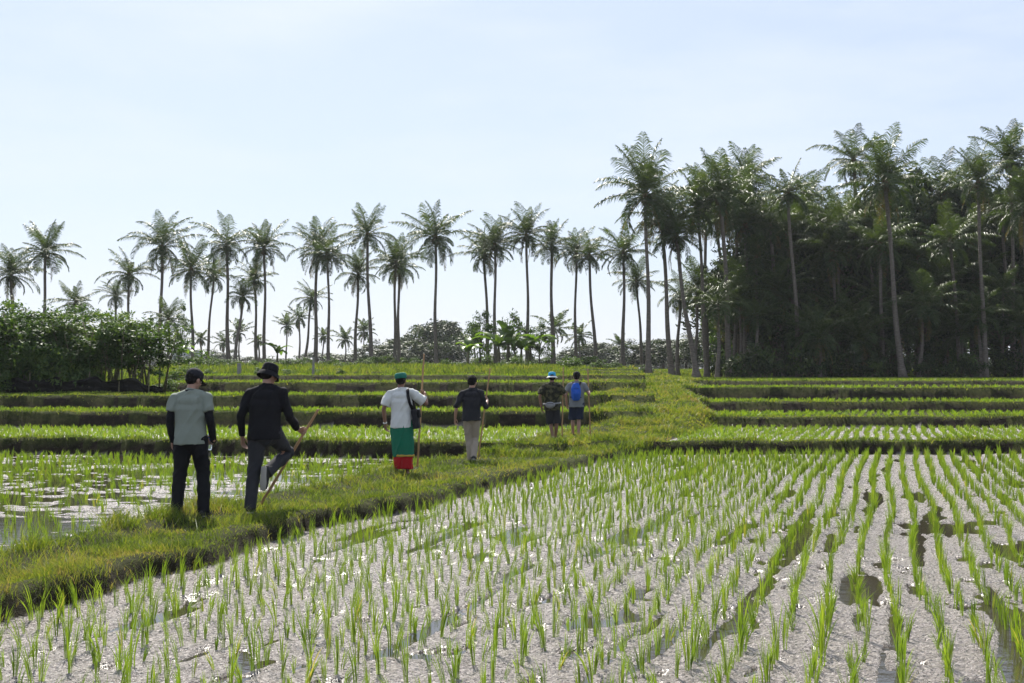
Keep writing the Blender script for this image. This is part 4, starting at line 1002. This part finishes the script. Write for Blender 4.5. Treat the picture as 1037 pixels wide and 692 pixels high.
# bottle
g, a = grip_point(P1, 'r'); g = local(P1, g); t = thing('water_bottle', 'clear plastic water bottle with blue label in the right hand of the sage shirted man', 'bottle', tuple(g))
t.rotation_euler = (-.2, .05, 0)
b = MB(); b.lathe([(.004, -.10), (.028, -.098), (.031, -.08), (.029, -.03), (.031, .0), (.031, .09), (.024, .125), (.013, .145), (.012, .155), (.003, .156)], seg=18); b.build('bottle_body', M['plastic'], t)
b = MB(); b.lathe([(.003, .150), (.0145, .151), (.0145, .170), (.012, .173), (.003, .174)], seg=16); b.build('bottle_cap', M['white'], t)
b = MB(); b.lathe([(.0318, .01), (.0322, .012), (.0322, .062), (.0318, .064)], seg=18); b.build('bottle_label', M['blue'], t)

# -- 2: black long sleeves, stepping
X, Y = put(268, 15.35)
pose = dict(lh=A3(-.075, 0, .90), rh=A3(.085, .02, .91), lk=A3(-.115, .03, .49), la=A3(-.15, -.03, .085), rk=A3(.215, .30, .675), ra=A3(.045, .0, .47), rt=A3(-.05, .05, -1),
            le=A3(-.265, -.02, 1.11), lw=A3(-.265, .06, .86), re=A3(.275, .02, 1.12), rw=A3(.345, .24, .95), rgrip=A3(.62, -.10, 1), rhd=A3(.5, .7, -.5), yaw=-.6, nod=.38, lean=.05, shy=.03, rflip=1)
P2 = person('man in black long sleeves and black bucket hat, stepping up with a slanted staff', X, Y, 1.77, 0.0, pose, 'skin_light',
    [shirt('black', 1.93, .84, 1.04, .95, .034), trousers('stone', 1.04, 1.06, .034, 'trousers', 1.12), shoes('shoe', 'sole'), hair(False), bucket('black', 'black', .055, .126)])
staff(P2, 'r', .32, 1.03, 'slanted pale wooden staff held by the man in the black bucket hat', .016, 2)

# -- 3: cream striped shirt, green and red sarong
X, Y = put(407, 21.7)
pose = dict(lk=A3(-.08, .05, .49), rk=A3(.09, .0, .49), le=A3(-.30, -.03, 1.12), lw=A3(-.285, .04, .865), re=A3(.40, .08, 1.20), rw=A3(.355, .26, 1.375), rs=A3(.178, 0, 1.385),
            rgrip=A3(.055, .0, 1), rhd=A3(-.2, .5, .6), yaw=-.15, nod=.05, roll=.0, shy=-.03, rflip=-1)
def sarong(t, J, fwd, hp, HR):
    b = MB(); b.tube([A3(.03, 0, .32), A3(.022, 0, .55), A3(0, 0, .80), A3(0, 0, 1.02)], [.172, .180, .19, .165], flat=[.8, .8, .76, .70], seg=28, cap='flat'); b.fuse('sarong', M['green'], t, .009, 2, .06, 7, .3)
    b = MB(); b.tube([A3(.03, 0, .12), A3(.03, 0, .22), A3(.03, 0, .345)], [.158, .160, .160], flat=[.72, .75, .78], seg=28, cap='flat'); b.fuse('underskirt', M['red'], t, .009, 2, .06, 9, .25)
    b = MB(); b.lathe([(.160, .325), (.1785, .327), (.1795, .358), (.160, .361)], (.030, 0, 0), 1, .80, rot((0, 1, 0), .02)); o = b.fuse('gold_trim', M['gold'], t, .007, 1, .015, 8, .3)
def watch(t, J, fwd, hp, HR):
    W, E = J['lw'], J['le']; d = unit(W-E); b = MB(); b.tube([W-d*.028, W-d*.008], [.034, .034], seg=14, cap=False); b.build('wristwatch', M['metal'], t)
P3 = person('man in cream striped shirt, green and red sarong and green folded cap', X, Y, 1.72, -.05, pose, 'skin',
    [sarong, shirt('stripe', .80, .80, .99, 1.30, .036), headcloth(), watch], -.055)
staff(P3, 'r', .66, 1.25, 'long upright wooden staff held high by the man in the cream striped shirt', .015, 3)
# bag
t = thing('shoulder_bag', 'black shoulder bag hanging at the right hip of the man in the cream striped shirt', 'bag', tuple(local(P3, A3(.235, .02, .98))), -.05)
b = MB(); b.tube([(0, 0, -.16), (.0, 0, -.02), (0, 0, .12)], [.075, .08, .062], side=(0, 1, 0), flat=[1.5, 1.5, 1.5], seg=14); b2 = MB()
b2.box((0, 0, -.03), (.10, .27, .33), rot((0, 1, 0), -.12)); o = b2.fuse('pouch', M['black2'], t, .012, 5, .01, 9)
b = MB(); b.box((.058, 0, .06), (.02, .26, .14), rot((0, 1, 0), -.12)); b.fuse('flap', M['black'], t, .007, 3)
def ribbon(pts, w, th, sidev=(0, 1, 0)):
    b = MB(); b.tube(pts, w, side=sidev, flat=th/w, seg=8); return b
ribbon([(-.045, -.085, .12), (-.09, -.152, .25), (-.115, -.150, .36), (-.13, -.09, .455), (-.125, -.01, .488), (-.11, .07, .455), (-.09, .125, .33), (-.03, .10, .12)], .026, .006, (1, 0, 0)).build('strap', M['black'], t)
b = MB(); b.ell((.05, -.06, .14), (.02, .03, .02)); b.build('buckle', M['metal'], t)

# -- 4: black shirt, khaki trousers
X, Y = put(477.5, 24.9)
pose = dict(lk=A3(-.055, .08, .49), la=A3(-.02, .02, .09), rk=A3(.075, .10, .50), ra=A3(.045, -.10, .15), rt=A3(0, .9, -.45), le=A3(-.29, -.04, 1.13), lw=A3(-.315, .03, .885),
            re=A3(.27, .0, 1.11), rw=A3(.315, .22, 1.235), rgrip=A3(.13, .0, 1), rhd=A3(.0, .7, .4), yaw=-.35, nod=.25, rflip=-1, shy=.01, lean=.03)
P4 = person('black haired walker in dark shirt with rolled sleeves and khaki trousers', X, Y, 1.70, .03, pose, 'skin_light',
    [shirt('black2', 1.15, .84, 1.0, 1.25, .034), trousers('khaki', 1.04, .95, .022, 'trousers', 1.1), shoes('shoe', 'sole'), hair(True)], -.07)
staff(P4, 'r', .62, 1.12, 'bamboo coloured staff leaning slightly, held by the black haired walker', .014, 4)

# -- 5: blue topped hat
X, Y = put(559, 30.6)
pose = dict(lk=A3(-.03, .08, .49), la=A3(.03, -.02, .085), lh=A3(-.08, 0, .9), rk=A3(.11, .05, .49), ra=A3(.08, .12, .10), le=A3(-.30, -.05, 1.13), lw=A3(-.255, .0, .87),
            re=A3(.30, .05, 1.15), rw=A3(.305, .27, 1.27), rgrip=A3(.02, .0, 1), rhd=A3(.0, .7, .4), yaw=.0, nod=.12, rflip=-1)
P5 = person('walker in dark mottled shirt and shorts with a blue topped white hat', X, Y, 1.68, .0, pose, 'skin',
    [shirt('camo', .8, .80, 1.05, 1.3, .022), trousers('black2', .50, 1.05, .02, 'shorts', 1.12), shoes('white', 'sole'), hair(False), bucket('cyan', 'white', .03, .135)], -.09)
staff(P5, 'r', .55, 1.18, 'upright staff of the walker in the blue topped hat, between the two farthest walkers', .015, 5)
t = thing('waist_pouch', 'grey waist pouch worn at the back by the walker in the blue topped hat', 'pouch', tuple(local(P5, A3(-.05, -.175, .93))), .0)
b = MB(); b.ell((0, 0, 0), (.12, .055, .075)); b.fuse('pouch', M['grey'], t, .01, 2, .01, 12)
b = MB(); b.tube([(-.08, -.04, .03), (0, -.052, .045), (.08, -.04, .03)], .006, seg=6); b.build('zip', M['black'], t)
b = MB(); n = 26
b.tube([(.05+.215*math.sin(2*math.pi*i/n), .175-.16*math.cos(2*math.pi*i/n), .03+.015*math.sin(2*math.pi*i/n)) for i in range(n+1)], .018, side=(0, 0, 1), flat=.35, seg=8, cap=False); b.build('belt', M['grey'], t)

# -- 6: blue backpack
X, Y = put(584, 32.6)
pose = dict(lk=A3(-.10, .10, .49), la=A3(-.09, .14, .10), rk=A3(.05, .03, .49), ra=A3(.045, -.04, .085), le=A3(-.275, -.03, 1.12), lw=A3(-.25, .08, .88),
            re=A3(.31, -.0, 1.14), rw=A3(.335, .23, 1.20), rgrip=A3(-.04, .0, 1), rhd=A3(.1, .7, .3), yaw=.0, nod=.1, rflip=-1)
P6 = person('walker in grey T-shirt, navy shorts and dark cap, wearing a blue backpack', X, Y, 1.70, .0, pose, 'skin_light',
    [shirt('greytee', .62, .82, 1.05, 1.1, .02), trousers('navy', .47, 1.12, .02, 'shorts', 1.1), shoes('shoe', 'sole'), hair(False), cap('black')], -.09)
staff(P6, 'r', .58, 1.12, 'upright staff at the right of the walker with the blue backpack', .016, 6)
t = thing('backpack', 'small blue backpack worn by the farthest walker', 'backpack', tuple(local(P6, A3(-.03, -.175, 1.20))), .0)
b = MB(); b.tube([(0, 0, -.17), (0, -.01, -.05), (0, -.01, .08), (0, .015, .20)], [.105, .125, .125, .085], side=(1, 0, 0), flat=[.55, .6, .55, .5], seg=18); b.fuse('pack', M['blue'], t, .010, 3, .012, 9)
b = MB(); b.tube([(0, -.075, -.13), (0, -.10, -.04), (0, -.095, .03)], [.07, .085, .07], side=(1, 0, 0), flat=.25, seg=14); b.fuse('front_pocket', M['blue'], t, .009, 2, .008, 12)
b = MB(); b.tube([(-.07, -.06, .09), (0, -.088, .105), (.07, -.06, .09)], .005, seg=6); b.build('zip', M['black'], t)
for sg in (-1, 1): ribbon([(.03+sg*.06, .06, .17), (.03+sg*.095, .13, .262), (.03+sg*.10, .23, .255), (.03+sg*.115, .308, .12), (.03+sg*.135, .29, -.04), (sg*.12, .05, -.14)], .024, .010, (1, 0, 0)).build('strap', M['black2'], t)
# ------------------------------------------------------------------ light, air, camera
for o in SC.objects:
    if '_s' in o: del o['_s']
SUN_EL, SUN_AZ = 47.0, -14.0      # azimuth from straight ahead (+Y) towards +X
w = bpy.data.worlds.new('World'); SC.world = w; w.use_nodes = True; t = w.node_tree
bg = t.nodes['Background']; sky = t.nodes.new('ShaderNodeTexSky'); sky.sky_type = 'NISHITA'; sky.sun_disc = False
sky.sun_elevation = math.radians(SUN_EL); sky.sun_rotation = math.radians(SUN_AZ); sky.air_density = 1.0; sky.dust_density = 1.2; sky.ozone_density = 1.0; sky.altitude = 10
# thin high cloud wisps
tc = t.nodes.new('ShaderNodeTexCoord'); mp = t.nodes.new('ShaderNodeMapping'); mp.inputs['Scale'].default_value = (1.6, 1.6, 6.5); mp.inputs['Rotation'].default_value = (0, .10, .4)
t.links.new(tc.outputs['Generated'], mp.inputs[0])
nz_ = t.nodes.new('ShaderNodeTexNoise'); nz_.inputs['Scale'].default_value = 2.1; nz_.inputs['Detail'].default_value = 7; nz_.inputs['Roughness'].default_value = .55; t.links.new(mp.outputs[0], nz_.inputs['Vector'])
cr = t.nodes.new('ShaderNodeValToRGB'); cr.color_ramp.elements[0].position = .46; cr.color_ramp.elements[0].color = (0, 0, 0, 1); cr.color_ramp.elements[1].position = .74; cr.color_ramp.elements[1].color = (.7, .7, .7, 1)
t.links.new(nz_.outputs['Fac'], cr.inputs[0])
mx = t.nodes.new('ShaderNodeMix'); mx.data_type = 'RGBA'; mx.inputs[7].default_value = (9.5, 9.6, 9.9, 1)
t.links.new(cr.outputs[0], mx.inputs[0]); t.links.new(sky.outputs[0], mx.inputs[6]); vl = t.nodes.new('ShaderNodeMix'); vl.data_type = 'RGBA'; vl.inputs[0].default_value = .68; vl.inputs[7].default_value = (5.35, 6.15, 7.75, 1); t.links.new(mx.outputs[2], vl.inputs[6]); t.links.new(vl.outputs[2], bg.inputs[0]); bg.inputs[1].default_value = .06
L = bpy.data.lights.new('sun', 'SUN'); L.energy = 4.5; L.angle = math.radians(.6); L.color = (1.0, .95, .86)
so = bpy.data.objects.new('sun', L); COL.objects.link(so)
el, az = math.radians(SUN_EL), math.radians(SUN_AZ)
d = Vector((math.cos(el)*math.sin(az), math.cos(el)*math.cos(az), math.sin(el))); so.rotation_euler = (-d).to_track_quat('-Z', 'Y').to_euler(); so.location = d*60
# haze
if HAZE:
    b = MB(); b.box((0, 1330, 12.0), (4700, 2800, 28)); hz = b.build('haze', None, None, False); tag(hz, kind='stuff')
    m = bpy.data.materials.new('haze_air'); m.use_nodes = True; tt = m.node_tree
    for n in list(tt.nodes): tt.nodes.remove(n)
    oo = tt.nodes.new('ShaderNodeOutputMaterial'); v = tt.nodes.new('ShaderNodeVolumePrincipled'); v.inputs['Color'].default_value = (.86, .90, .96, 1); v.inputs['Density'].default_value = HAZE; v.inputs['Anisotropy'].default_value = .35
    tt.links.new(v.outputs[0], oo.inputs['Volume']); hz.data.materials.append(m); m.cycles.homogeneous_volume = True if hasattr(m.cycles, 'homogeneous_volume') else False
cam = bpy.data.cameras.new('camera'); co = bpy.data.objects.new('camera', cam); COL.objects.link(co); SC.camera = co
cam.sensor_width = 36; cam.lens = F/1037*36; co.location = (0, 0, H); co.rotation_euler = (math.radians(90)+math.atan(35/F), 0, 0); cam.clip_end = 6000; cam.clip_start = .1
SC.view_settings.view_transform = 'Standard'; SC.view_settings.look = 'None'; SC.view_settings.exposure = EXPO; SC.view_settings.gamma = 1
SC.render.engine = 'CYCLES'; SC.cycles.max_bounces = 8; SC.cycles.transparent_max_bounces = 8; SC.cycles.volume_bounces = 1
